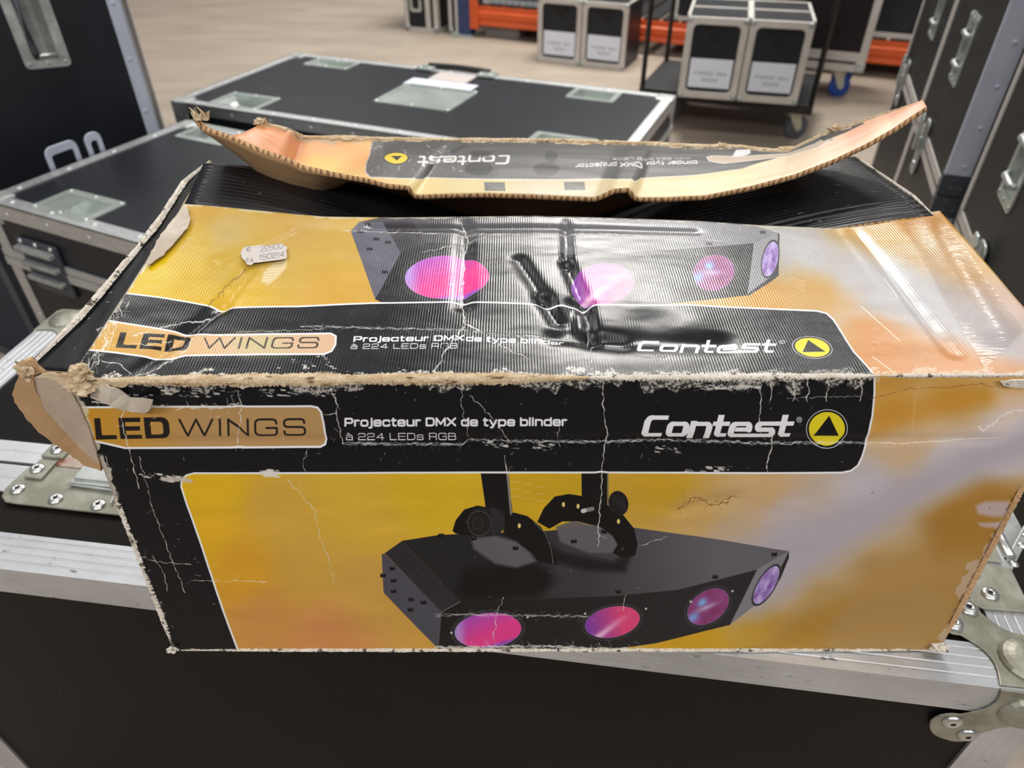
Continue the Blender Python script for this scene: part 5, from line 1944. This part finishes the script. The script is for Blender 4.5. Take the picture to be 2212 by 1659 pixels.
nst = NFL if NFL[2] > 0 else -NFL
uvl = b.bm.loops.layers.uv.new('UVMap')
q0, q1_ = (519, 525), (622, 574)
vs = []
stick_uv = []
for (x, y) in SO:
    u_, v_ = px_uv(tp, x, y)
    base = flap_s(np.array(u_), np.array(v_)) + nst * float(flap_disp(np.array([u_]), np.array([v_]))[0])
    p = on_pl(x, y, base + nst * 0.003, nst)
    vs.append(b.bm.verts.new(Vector(p - BOX_O)))
    stick_uv.append(((x - q0[0]) / (q1_[0] - q0[0]), 1 - (y - q0[1]) / (q1_[1] - q0[1])))
f = b.bm.faces.new(vs)
for l, t in zip(f.loops, stick_uv):
    l[uvl].uv = t
f.normal_update()
if f.normal.z < 0:
    f.normal_flip()
st = b.build('price_sticker', M['sticker'], box)
tag(st, 'torn grey price sticker', None)

# ------------------------------------------------------------------ CASE B: left middle
B0 = on_z(-40, 432, 0.5)
BQ = on_z(310, 530, 0.5)
B_ANG = math.atan2(BQ[1] - B0[1], BQ[0] - B0[0])
bc = thing('flight_case', 'black flight case left of the box, with two dish handles in its lid', 'flight case', (B0[0], B0[1], 0), B_ANG)
BLn, BD, BH = 1.2, 0.60, 0.5


def loc_of(O, ang, p):
    d = np.array(p) - np.array([O[0], O[1], 0])
    return Vector((d[0] * math.cos(ang) + d[1] * math.sin(ang), -d[0] * math.sin(ang) + d[1] * math.cos(ang), d[2]))


nvy = thing('flight_case', 'dark navy case at the left picture edge beside the two dish lidded case', 'flight case',
            (B0[0] - 0.60 * math.cos(B_ANG), B0[1] - 0.60 * math.sin(B_ANG), 0), B_ANG)
dA = [loc_of(B0, B_ANG, on_z(*q, BH)) for q in ((60, 450), (155, 410), (272, 440), (190, 485))]
dB = [loc_of(B0, B_ANG, on_z(*q, BH)) for q in ((385, 298), (425, 270), (545, 285), (480, 318))]


def rect_of(P):
    xs, ys = sorted(p.x for p in P), sorted(p.y for p in P)
    return ((xs[0] + xs[1]) / 2, (xs[2] + xs[3]) / 2, (ys[0] + ys[1]) / 2, (ys[2] + ys[3]) / 2)


rA, rB = rect_of(dA), rect_of(dB)
bd = 0.02
LID = BH - 0.115
b = case_body(BLn, BD, BH, [(r[0] + bd, r[1] - bd, r[2] + bd, r[3] - bd) for r in (rA, rB)])
b.build('body', M['lam'], bc)
edge_bars(BLn, BD, BH, 0.034, 0.003, rivets=0.13).build('edge_trim', M['alu'], bc)
b = MB()
b.box(-0.004, BLn + 0.004, -0.006, 0, LID - 0.018, LID + 0.0)
b.box(-0.004, BLn + 0.004, -0.008, 0, LID - 0.042, LID - 0.020)
b.box(-0.006, 0, 0, BD, LID - 0.042, LID)
b.build('joint_trim', M['alu'], bc, bevel=0.0015)
all_corners(bc, BLn, BD, BH, 0, 0.05)
for r in (rA, rB):
    dish_handle(bc, (r[0], r[2], BH), (1, 0, 0), (0, 1, 0), (0, 0, 1), r[1] - r[0], r[3] - r[2], 0.06, bd, bail=False, m=M['galv'])
# recessed butterfly latch in the front
lx = loc_of(B0, B_ANG, on_pl(105, 572, B0, np.array([math.sin(B_ANG), -math.cos(B_ANG), 0])))
b = MB()
b.box(lx.x - 0.065, lx.x + 0.065, -0.010, 0, lx.z - 0.07, lx.z + 0.06)
lt = b.build('latch_plate', M['steel_dark'], bc, bevel=0.004)
for k, (z, w) in enumerate(((0.040, 0.060), (0.004, 0.058), (-0.032, 0.058))):
    b = MB()
    b.box(lx.x - w, lx.x + w, -0.026, -0.010, lx.z + z - 0.006, lx.z + z + 0.006)
    b.build('latch_bar', M['zinc'], lt, bevel=0.003)
for x in (-0.05, 0.0, 0.05):
    b = MB()
    b.dome((lx.x + x, -0.010, lx.z + 0.053), (0, -1, 0), 0.006, 0.004)
    b.build('rivet', M['rivet'], lt, smooth=True)
# two loops of the catches on the left side that rise over the edge
for (xa, ya, w, h) in ((165, 345, 0.085, 0.052), (215, 316, 0.045, 0.052)):
    p = loc_of(B0, B_ANG, on_z(xa, ya, BH + 0.02))
    b = MB()
    fm = b.frame((-0.012, p.y, BH - 0.035), (0, -1, 0), (0, 0, 1), (-1, 0, 0))
    o_ = rrect(-w / 2, w / 2, 0, h + 0.035, 0.018, 4)
    i_ = rrect(-w / 2 + 0.012, w / 2 - 0.012, 0.01, h + 0.015, 0.008, 4)
    b.ring(o_, i_, 0, 0.006, fm)
    b.build('catch_loop', M['blualu'], bc, bevel=0.0015)

case_body(0.56, 0.14, 0.40).build('body', M['navy'], nvy)
edge_bars(0.56, 0.14, 0.40, 0.03, 0.003).build('edge_trim', M['steel_dark'], nvy)

# ------------------------------------------------------------------ CASE C: the flat one behind
C0 = on_z(371, 219, 0.4)
C_ANG = math.radians(-22.4)
CL, CD, CH = 1.615, 0.726, 0.4
cc = thing('flight_case', 'large flat black flight case behind the box, with a pale label tray', 'flight case', (C0[0], C0[1], 0), C_ANG)
Cl = lambda px, py: loc_of(C0, C_ANG, on_z(px, py, CH))
r4 = [rect_of([Cl(*q) for q in Q]) for Q in (((450, 228), (500, 198), (602, 214), (560, 240)), ((632, 137), (665, 122), (750, 135), (725, 150)),
                                             ((1220, 210), (1245, 190), (1342, 203), (1325, 225)), ((1130, 320), (1150, 286), (1290, 300), (1270, 336)))]
r4[1] = (r4[0][0], r4[0][1], r4[1][2] + 0.0, min(r4[1][3], CD - 0.04))
b = case_body(CL, CD, CH, [(r[0] + bd, r[1] - bd, r[2] + bd, r[3] - bd) for r in r4])
b.build('body', M['lam'], cc)
edge_bars(CL, CD, CH, 0.034, 0.003, rivets=0.16).build('edge_trim', M['alu'], cc)
all_corners(cc, CL, CD, CH, 0, 0.06)
for r in r4:
    dish_handle(cc, (r[0], r[2], CH), (1, 0, 0), (0, 1, 0), (0, 0, 1), r[1] - r[0], r[3] - r[2], 0.05, bd, bail=False, m=M['galv'])
rl = rect_of([Cl(*q) for q in ((813, 222), (872, 181), (1024, 200), (980, 246))])
b = MB()
fm = b.frame((rl[0], rl[2], CH), (1, 0, 0), (0, 1, 0), (0, 0, 1))
w, h = rl[1] - rl[0], rl[3] - rl[2]
b.ring(rrect(0, w, 0, h, 0.012, 3), rrect(0.016, w - 0.016, 0.016, h - 0.016, 0.006, 3), 0, 0.006, fm)
b.box(0.015, w - 0.015, 0.015, h - 0.015, 0.0005, 0.002, fm)
for x in (0.01, w / 2, w - 0.01):
    for y in (0.01, h - 0.01):
        rivet_at(b, fm @ Vector((x, y, 0.006)), (0, 0, 1), 0.006, 0.003)
b.build('label_tray', M['galv'], cc)
ra = rect_of([Cl(*q) for q in ((878, 182), (888, 168), (1028, 186), (1018, 200))])
b = MB()
b.box(ra[0], ra[1], ra[2], ra[3], CH, CH + 0.003)
o = b.build('paper_strip', M['paper'], cc)
ra2 = rect_of([Cl(*q) for q in ((930, 172), (946, 155), (1026, 164), (1012, 182))])
b = MB()
b.box(ra2[0], ra2[1], ra2[2], ra2[3], CH, CH + 0.002)
o = b.build('paper_label', M['pinkpaper'], cc)
# strap handle in the rear edge
h0, h1 = Cl(930, 146), Cl(1052, 166)
b = MB()
for p in (h0, h1):
    b.box(p.x - 0.035, p.x + 0.035, CD - 0.05, CD + 0.012, CH + 0.003, CH + 0.012)
    rivet_at(b, (p.x - 0.02, CD - 0.03, CH + 0.012), (0, 0, 1), 0.007)
    rivet_at(b, (p.x + 0.02, CD - 0.03, CH + 0.012), (0, 0, 1), 0.007)
hb = b.build('handle_mount', M['galv'], cc, bevel=0.003)
b = MB()
b.tube([(h0.x + (h1.x - h0.x) * t, CD + 0.008, CH + 0.010 + 0.004 * math.sin(math.pi * t)) for t in np.linspace(0, 1, 12)], 0.011, 10)
b.build('handle_grip', M['dark'], hb, smooth=True)
b = MB()
b.box(-0.004, CL + 0.004, -0.006, 0, CH - 0.12, CH - 0.10)
b.box(CL, CL + 0.006, 0, CD, CH - 0.12, CH - 0.10)
b.build('joint_trim', M['alu'], cc)

# ------------------------------------------------------------------ CASE L: tall one at the left
LP = on_y(341, 275, 2.13)
L_ANG = math.radians(24)
LL, LD, LH = 0.56, 0.50, 1.25
LO = np.array([LP[0], LP[1], 0]) - LL * np.array([math.cos(L_ANG), math.sin(L_ANG), 0])
lc = thing('flight_case', 'tall black flight case at upper left with an upright recessed handle', 'flight case', (LO[0], LO[1], 0), L_ANG)
NL = np.array([math.sin(L_ANG), -math.cos(L_ANG), 0])
hp = [loc_of(LO, L_ANG, on_pl(*q, LP, NL)) for q in ((60, 158), (135, 135), (20, -5), (95, -30))]
hx0, hx1 = min(p.x for p in hp), max(p.x for p in hp)
hz0 = sum(p.z for p in hp[:2]) / 2
cxm = sum(p.x for p in hp) / 4
hw, hh = 0.11, 0.24
b = case_body(LL, LD, LH, (), [(cxm - hw / 2 + 0.024, cxm + hw / 2 - 0.024, hz0 + 0.024, hz0 + hh - 0.024)])
b.build('body', M['lam'], lc)
edge_bars(LL, LD, LH, 0.032, 0.003, rivets=0.14).build('edge_trim', M['blualu'], lc)
all_corners(lc, LL, LD, LH, 0, 0.05)
hd = dish_handle(lc, (cxm - hw / 2, 0, hz0), (1, 0, 0), (0, 0, 1), (0, -1, 0), hw, hh, 0.05, 0.024, bail=False)
b = MB()
b.tube([(cxm - 0.02, -0.004, hz0 + 0.03), (cxm - 0.02, -0.014, hz0 + 0.045), (cxm - 0.02, -0.014, hz0 + hh - 0.045), (cxm - 0.02, -0.004, hz0 + hh - 0.03)], 0.010, 10)
b.build('handle_grip', M['steel_dark'], hd, smooth=True)
for z in (hz0 + 0.032, hz0 + hh - 0.032):
    b = MB()
    b.tube([(cxm - 0.03, -0.008, z), (cxm + 0.03, -0.008, z)], 0.006, 8)
    b.build('hinge_pin', M['rivet'], hd, smooth=True)

# ------------------------------------------------------------------ the row of tall lidded cases at the right
R_D = np.array([0.334, 0.943, 0])
R_D /= np.linalg.norm(R_D)
R_ANG = math.atan2(-R_D[1], -R_D[0])
JZ = 0.49


def tall_case(label, far, L, m='lamr', latch_x=(0.5,), handle_x=0.5, trim_m='whalu', corner_m='steel_dark', D=0.6, H=1.25, wide=0.02, hz=0.66, group=None):
    t = thing('flight_case', label, 'flight case', (far[0], far[1], 0), R_ANG, group)
    hw, hh = 0.10, 0.155
    hx = handle_x * L
    b = case_body(L, D, H, (), [(hx - hw / 2 + 0.018, hx + hw / 2 - 0.018, hz + 0.018, hz + hh - 0.018)], JZ + 0.004)
    b.build('lid', M[m], t)
    b = case_body(L, D, JZ - 0.004)
    b.build('base', M[m], t)
    # edges of lid and base
    edge_bars(L, D, H, wide, 0.003, JZ + 0.004).build('lid_trim', M[trim_m], t)
    edge_bars(L, D, JZ - 0.004, wide, 0.003, 0.0).build('base_trim', M[trim_m], t)
    b = MB()
    b.box(0.004, L - 0.004, 0.004, D - 0.004, JZ - 0.02, JZ + 0.02)
    b.build('joint_tongue', M['dark'], t)
    for k in latch_x:
        x = k * L
        b = MB()
        fm = b.frame((x, -0.003, JZ), (1, 0, 0), (0, 0, 1), (0, -1, 0))
        b.prism(rrect(-0.030, 0.030, -0.085, 0.060, 0.02, 4), 0, 0.005, fm)
        lt = b.build('latch', M['zinc'], t, bevel=0.0015)
        b = MB()
        b.prism([(-0.012, -0.02), (0.012, -0.02), (0.016, 0.03), (0.022, 0.06), (0.010, 0.075), (-0.010, 0.075), (-0.022, 0.06), (-0.016, 0.03)], 0.016, 0.022, fm)
        b.box(-0.01, 0.01, -0.015, 0.015, 0.005, 0.02, fm)
        b.build('latch_wing', M['galv'], lt, bevel=0.002)
        b = MB()
        b.dome(fm @ Vector((0, -0.06, 0.005)), (0, -1, 0), 0.010, 0.006)
        b.build('latch_pin', M['rivet'], lt, smooth=True)
    hd = dish_handle(t, (hx - hw / 2, 0, hz), (1, 0, 0), (0, 0, 1), (0, -1, 0), hw, hh, 0.04, 0.018, bail=False, m=M['galv'])
    for z in (0.045, 0.112):
        b = MB()
        b.tube([(hx - 0.034, -0.003, hz + z), (hx - 0.028, -0.010, hz + z - 0.002), (hx + 0.028, -0.010, hz + z - 0.002), (hx + 0.034, -0.003, hz + z)], 0.006, 8)
        b.build('handle_bar', M['zinc'], hd, smooth=True)
    return t


PN = on_z(2030, 420, JZ)
PFAR = PN + R_D * 1.145
t1 = tall_case('farthest of the three tall black lidded cases at right', PFAR, 0.57, latch_x=(0.24,), handle_x=0.62, hz=0.66)
t2 = tall_case('middle tall black lidded case at right, with a wide blue grey corner strip', PN + R_D * 0.572, 0.572, latch_x=(0.36,), handle_x=0.5, hz=0.66)
# its wide corner strips and the grey corner plates
b = MB()
for (za, zb_) in ((JZ + 0.012, 1.25), (0.0, JZ - 0.012)):
    b.box(0.572 - 0.012, 0.572 + 0.006, -0.006, 0.0, za, zb_)
    b.box(0.572 + 0.003, 0.572 + 0.007, -0.006, 0.045, za, zb_)
for k in range(9):
    rivet_at(b, (0.572 + 0.007, 0.026, JZ + 0.07 + k * 0.085), (1, 0, 0), 0.005, 0.003)
b.build('corner_strip', M['blualu'], t2)
for (za, zb_) in ((JZ + 0.002, JZ + 0.05), (JZ - 0.05, JZ - 0.002)):
    b = MB()
    b.box(0.572 - 0.016, 0.572 + 0.010, -0.009, 0.052, za, zb_)
    for (y, z) in ((0.016, 0.35), (0.036, 0.35), (0.016, 0.75)):
        rivet_at(b, (0.582, y, za + (zb_ - za) * z), (1, 0, 0), 0.0045, 0.003)
    b.build('corner_plate', M['steel_dark'], t2, bevel=0.002)
P3 = on_z(2069, 470, JZ)
t3 = tall_case('nearest of the three tall black lidded cases at right', P3, 0.60, latch_x=(0.42,), handle_x=0.40, hz=0.62)

# ------------------------------------------------------------------ small drawer cases with paper labels
def label_img(name, l1, l2):
    t = Flat(256, 230, c255(222, 226, 238))
    write(t, l1, (34, 128), (222, 128), 24, 0.14, c255(120, 122, 138), track=0.35)
    write(t, l2, (84, 178), (176, 178), 24, 0.14, c255(120, 122, 138), track=0.35)
    return print_mat(name, t, 0.7, 0.0)


M['lab1'] = label_img('drum_label_print', 'FIBRE SM', '200M')
M['lab2'] = label_img('far_drum_label_print', 'FIBRE SM', '150M')


def drum_case(label, O, ang, L, D, H, z0, lab, group):
    t = thing('drum_case', label, 'case', (O[0], O[1], z0), ang, group)
    b = case_body(L, D, H)
    b.build('body', M['lam'], t)
    # front rim
    b = MB()
    fm = b.frame((0, -0.002, 0), (1, 0, 0), (0, 0, 1), (0, -1, 0))
    b.ring(rrect(-0.004, L + 0.004, 0, H, 0.016, 4), rrect(0.026, L - 0.026, 0.03, H - 0.03, 0.022, 4), 0, 0.012, fm)
    b.build('front_rim', M['whalu'], t, bevel=0.003)
    b = MB()
    for x in (0, L):
        b.box(x - 0.006, x + 0.006, 0, D, H - 0.004, H + 0.004)
    b.box(0, L, D - 0.016, D + 0.004, H - 0.016, H + 0.004)
    b.box(0, L, D * 0.45, D * 0.45 + 0.018, H, H + 0.004)
    b.build('top_trim', M['whalu'], t)
    b = MB()
    b.prism([(L * 0.30, H - 0.05), (L * 0.70, H - 0.05), (L * 0.60, H - 0.085), (L * 0.5, H - 0.105), (L * 0.40, H - 0.085)], 0, 0.003, fm)
    b.build('grip_cutout', M['hole'], t)
    b = MB()
    uvl = b.bm.loops.layers.uv.new('UVMap')
    x0, x1, za, zb_ = 0.034, L - 0.034, 0.045, H * 0.50
    f = b.quad((x0, -0.004, za), (x1, -0.004, za), (x1, -0.004, zb_), (x0, -0.004, zb_))
    for l, q in zip(f.loops, ((0, 0), (1, 0), (1, 1), (0, 1))):
        l[uvl].uv = q
    b.build('paper_label', lab, t)
    for x in (0, L):
        for z in (0, H):
            b = MB()
            b.dome((x + (0.008 if x == 0 else -0.008), -0.012, z + (0.012 if z == 0 else -0.012)), (0, -1, 0), 0.014, 0.008)
            b.build('corner_ball', M['zinc'], t, smooth=True)
    return t


S1 = on_z(1163, 131, 0)
A1 = math.radians(-24)
e1 = np.array([math.cos(A1), math.sin(A1), 0])
drum_case('left one of the two small labelled cases standing on the bare floor', S1, A1, 0.272, 0.30, 0.36, 0, M['lab2'], 'small labelled cases on the floor')
drum_case('right one of the two small labelled cases standing on the bare floor', S1 + e1 * 0.285, A1, 0.272, 0.30, 0.36, 0, M['lab2'], 'small labelled cases on the floor')
DZ = 0.18
S2 = on_z(1465, 207, DZ)
A2 = math.radians(-15)
e2 = np.array([math.cos(A2), math.sin(A2), 0])
drum_case('left one of the two small labelled cases on the black trolley', S2, A2, 0.252, 0.42, 0.335, DZ, M['lab1'], 'small labelled cases on the trolley')
drum_case('right one of the two small labelled cases on the black trolley', S2 + e2 * 0.264, A2, 0.252, 0.42, 0.335, DZ, M['lab1'], 'small labelled cases on the trolley')

# ------------------------------------------------------------------ the black trolley under them
TF0 = on_z(1381, 187, DZ)
TF1 = on_z(1758, 228, DZ)
TA = math.atan2(TF1[1] - TF0[1], TF1[0] - TF0[0])
TL_ = float(np.linalg.norm(TF1 - TF0))
TB = on_z(1412, 122, DZ)
TD = float(np.linalg.norm(TB - TF0)) * 0.95
tr = thing('trolley', 'low black platform trolley with wire posts carrying two labelled cases', 'trolley', (TF0[0], TF0[1], 0), TA)


def caster(parent, p, wheel_m, z_top, r=0.05, ang=0.5, name='caster'):
    """swivel caster: fork with its wheel as a sub-part"""
    b = MB()
    c, s_ = math.cos(ang), math.sin(ang)
    fm = Matrix.Translation(Vector((p[0], p[1], 0))) @ Matrix.Rotation(ang, 4, 'Z')
    b.box(-0.04, 0.04, -0.035, 0.035, z_top - 0.008, z_top, fm)
    for y in (-0.022, 0.022):
        b.prism([(-0.03, z_top - 0.008), (0.03, z_top - 0.008), (0.045, r), (0.03, r - 0.015), (0.012, r)], y - 0.003, y + 0.003,
                fm @ Matrix(((1, 0, 0, 0), (0, 0, 1, 0), (0, 1, 0, 0), (0, 0, 0, 1))))
    o = b.build(name, M['cream'], parent, recalc=True)
    b = MB()
    ax = (fm.to_3x3() @ Vector((0, 1, 0)))
    b.lathe(fm @ Vector((0.03, -0.017, r)), ax, [(0.012, 0), (r * 0.7, 0.0), (r, 0.006), (r, 0.028), (r * 0.7, 0.034), (0.012, 0.034)], 24)
    b.build('wheel', wheel_m, o, smooth=False)
    return o


b = MB()
b.box(0, TL_, 0, TD, DZ - 0.045, DZ - 0.001)
b.build('deck', M['dark'], tr, bevel=0.004)
for (x, y) in ((0.012, 0.012), (TL_ - 0.012, 0.012), (0.012, TD - 0.012), (TL_ - 0.012, TD - 0.012)):
    b = MB()
    b.tube([(x, y, DZ - 0.02), (x, y, 1.2)], 0.012, 10)
    b.build('post', M['dark'], tr, smooth=True)
for (x, y) in ((0.1, 0.1), (TL_ - 0.08, 0.08), (0.1, TD - 0.1), (TL_ - 0.1, TD - 0.1)):
    caster(tr, (x, y), M['greyr'], DZ - 0.045, 0.052, 0.5)

# ------------------------------------------------------------------ pallet rack with its goods
R0, R1 = on_z(1018, 63, 0.05), on_z(1960, 156, 0.05)
RA = math.atan2(R1[1] - R0[1], R1[0] - R0[0])
RL = float(np.linalg.norm(R1 - R0)) + 0.4
er = np.array([math.cos(RA), math.sin(RA), 0])
nr = np.array([-er[1], er[0], 0])
rk = thing('pallet_rack', 'long pallet rack with an orange beam near the floor and blue uprights in the background', 'rack', (R0[0], R0[1], 0), RA)
b = MB()
b.prism([(0, 0.08), (0.05, 0.08), (0.05, 0.20), (0.012, 0.20), (0.012, 0.168), (0.0, 0.160), (0.0, 0.125), (0.008, 0.118), (0.008, 0.106), (0, 0.098)], 0, RL,
        Matrix(((0, 0, 1, 0), (1, 0, 0, 0), (0, 1, 0, 0), (0, 0, 0, 1))))
bm_ = b.build('front_beam', M['orange'], rk, recalc=True)
b = MB()
b.box(-0.004, 0.06, -0.012, 0.0, 0.055, 0.235)
b.build('beam_connector', M['orange'], rk, bevel=0.003)
b = MB()
b.box(0, RL, 0.95, 1.0, 0.08, 0.20)
b.build('rear_beam', M['orange'], rk)
for y in (0.0, 0.95):
    b = MB()
    b.box(-0.10, -0.005, y, y + 0.07, 0, 1.6)
    b.build('upright', M['blue'], rk)
for y in (0.0, 0.95):
    b = MB()
    b.box(RL + 0.005, RL + 0.10, y, y + 0.07, 0, 1.6)
    b.build('upright', M['blue'], rk)
b = MB()
for k in range(int(RL / 0.12)):
    b.box(k * 0.12 + 0.01, k * 0.12 + 0.11, 0.02, 0.98, 0.200, 0.212)
b.build('deck_boards', M['dark'], rk)
b = MB()
b.box(-0.14, 0.02, -0.06, 0.10, 0.0, 0.012)
b.build('foot_plate', M['galv'], rk)


def rackp(x, y, z):
    p = R0 + er * x + nr * y
    return (p[0], p[1], z)


def rx_of(px, py, z):
    p = on_z(px, py, z) - R0
    return float(np.dot(p, er))


# wire mesh container on the rack
mb_ = thing('mesh_container', 'wire mesh container on the orange beam at the rack end', 'container', rackp(0.10, 0.05, 0.212), RA)
b = MB()
W_, D_, H_ = 0.78, 0.7, 0.6
for k in range(17):
    x = W_ * k / 16
    b.tube([(x, 0, 0), (x, 0, H_)], 0.003, 5)
for k in range(13):
    z = H_ * k / 12
    b.tube([(0, 0, z), (W_, 0, z)], 0.003, 5)
b.build('front_mesh', M['wire'], mb_)
b = MB()
for k in range(13):
    y = D_ * k / 12
    b.tube([(0, y, 0), (0, y, H_)], 0.003, 5)
    z = H_ * k / 12
    b.tube([(0, 0, z), (0, D_, z)], 0.003, 5)
b.build('side_mesh', M['wire'], mb_)
b = MB()
for x in (0, W_):
    for y in (0, D_):
        b.box(x - 0.02, x + 0.02, y - 0.02, y + 0.02, 0, H_)
b.box(0, W_, 0, D_, 0.0, 0.01)
b.build('frame', M['alu'], mb_)
b = MB()
b.box(0.06, W_ - 0.06, 0.12, D_ - 0.06, 0.012, H_ - 0.1)
b.build('dark_contents', M['dark'], mb_)


def plain_case(label, O, ang, L, D, H, m='lam', trim='alu', w=0.03, group=None, corners=True):
    t = thing('flight_case', label, 'flight case', O, ang, group)
    case_body(L, D, H).build('body', M[m], t)
    edge_bars(L, D, H, w, 0.003).build('edge_trim', M[trim], t)
    if corners:
        all_corners(t, L, D, H, 0, w * 1.4, M['zinc'])
    return t


x0 = rx_of(1424, 67, 0.212)
plain_case('black case with pale edges on the orange rack beam, behind the trolley', rackp(x0, 0.03, 0.214), RA, 0.52, 0.6, 0.6, w=0.022, trim='whalu')
x1 = rx_of(1855, 108, 0.212)
mcase = plain_case('dark case with pale edges on the orange rack beam, left of the tall lidded cases', rackp(x1 - 0.15, 0.03, 0.214), RA, 0.75, 0.6, 0.6, w=0.026, trim='whalu')
b = MB()
b.box(0.50, 0.60, -0.006, 0.0, 0.27, 0.40)
b.build('latch_plate', M['galv'], mcase, bevel=0.004)
# small grey block under the beam
gb = rx_of(1044, 80, 0)
b = MB()
b.box(0, 0.26, 0, 0.2, 0, 0.07)
o = b.build('concrete_block', M['grey'], None, bevel=0.004)
p = rackp(gb, 0.06, 0)
o.location = p
o.rotation_euler = (0, 0, RA)
tag(o, 'flat grey block on the floor under the orange beam', 'block')

# ------------------------------------------------------------------ big wheeled case before the rack
KZ = 0.15
KP = on_z(1862, 157, KZ)
KL, KD, KH = 0.62, 0.36, 0.9
KO = KP - er * KL
kc = thing('flight_case', 'big reddish black flight case on blue casters standing before the rack, behind the trolley', 'flight case', (KO[0], KO[1], 0), RA)
b = case_body(KL, KD, KH, (), (), KZ)
b.build('body', M['lamb'], kc)
b = edge_bars(KL, KD, KH, 0.035, 0.003, KZ)
b.box(-0.003, KL + 0.003, -0.004, 0, KZ + 0.048, KZ + 0.092)
b.build('edge_trim', M['whalu'], kc)
all_corners(kc, KL, KD, KH, KZ, 0.045)
for (x, y) in ((0.08, 0.07), (KL - 0.12, 0.07), (0.08, KD - 0.07), (KL - 0.12, KD - 0.07)):
    caster(kc, (x, y), M['bluer'], KZ - 0.003, 0.055, 0.4)

# ------------------------------------------------------------------ narrow cases at the far left end of the rack
f0 = on_z(878, 66, 0)
AF = math.radians(-22)
ef = np.array([math.cos(AF), math.sin(AF), 0])
fc = plain_case('narrow black case with a recessed handle, leftmost on the far floor', (f0[0], f0[1], 0), AF, 0.26, 0.5, 0.7, w=0.03, trim='whalu', corners=False)
b = MB()
fm = b.frame((0.05, -0.004, 0.13), (1, 0, 0), (0, 0, 1), (0, -1, 0))
b.ring(rrect(0, 0.09, 0, 0.3, 0.02, 3), rrect(0.018, 0.072, 0.018, 0.282, 0.012, 3), 0, 0.006, fm)
b.build('handle_frame', M['galv'], fc)
b = MB()
b.box(0.168, 0.205, -0.007, -0.001, 0.0, 0.7)
b.build('centre_strip', M['whalu'], fc)
for x in (0.02, 0.24):
    b = MB()
    b.dome((x, -0.004, 0.03), (0, -1, 0), 0.018, 0.012)
    b.build('corner_ball', M['zinc'], fc, smooth=True)
f1 = on_z(972, 74, 0)
fc2 = plain_case('slim black case with doubled pale edges beside the rack end on the far floor', (f1[0], f1[1], 0), AF, 0.14, 0.3, 0.7, w=0.022, trim='whalu', corners=False)
b = MB()
b.box(0.050, 0.070, -0.007, -0.001, 0.0, 0.7)
b.build('centre_strip', M['whalu'], fc2)
for x in (0.015, 0.125):
    b = MB()
    b.dome((x, -0.004, 0.03), (0, -1, 0), 0.016, 0.012)
    b.build('corner_ball', M['zinc'], fc2, smooth=True)
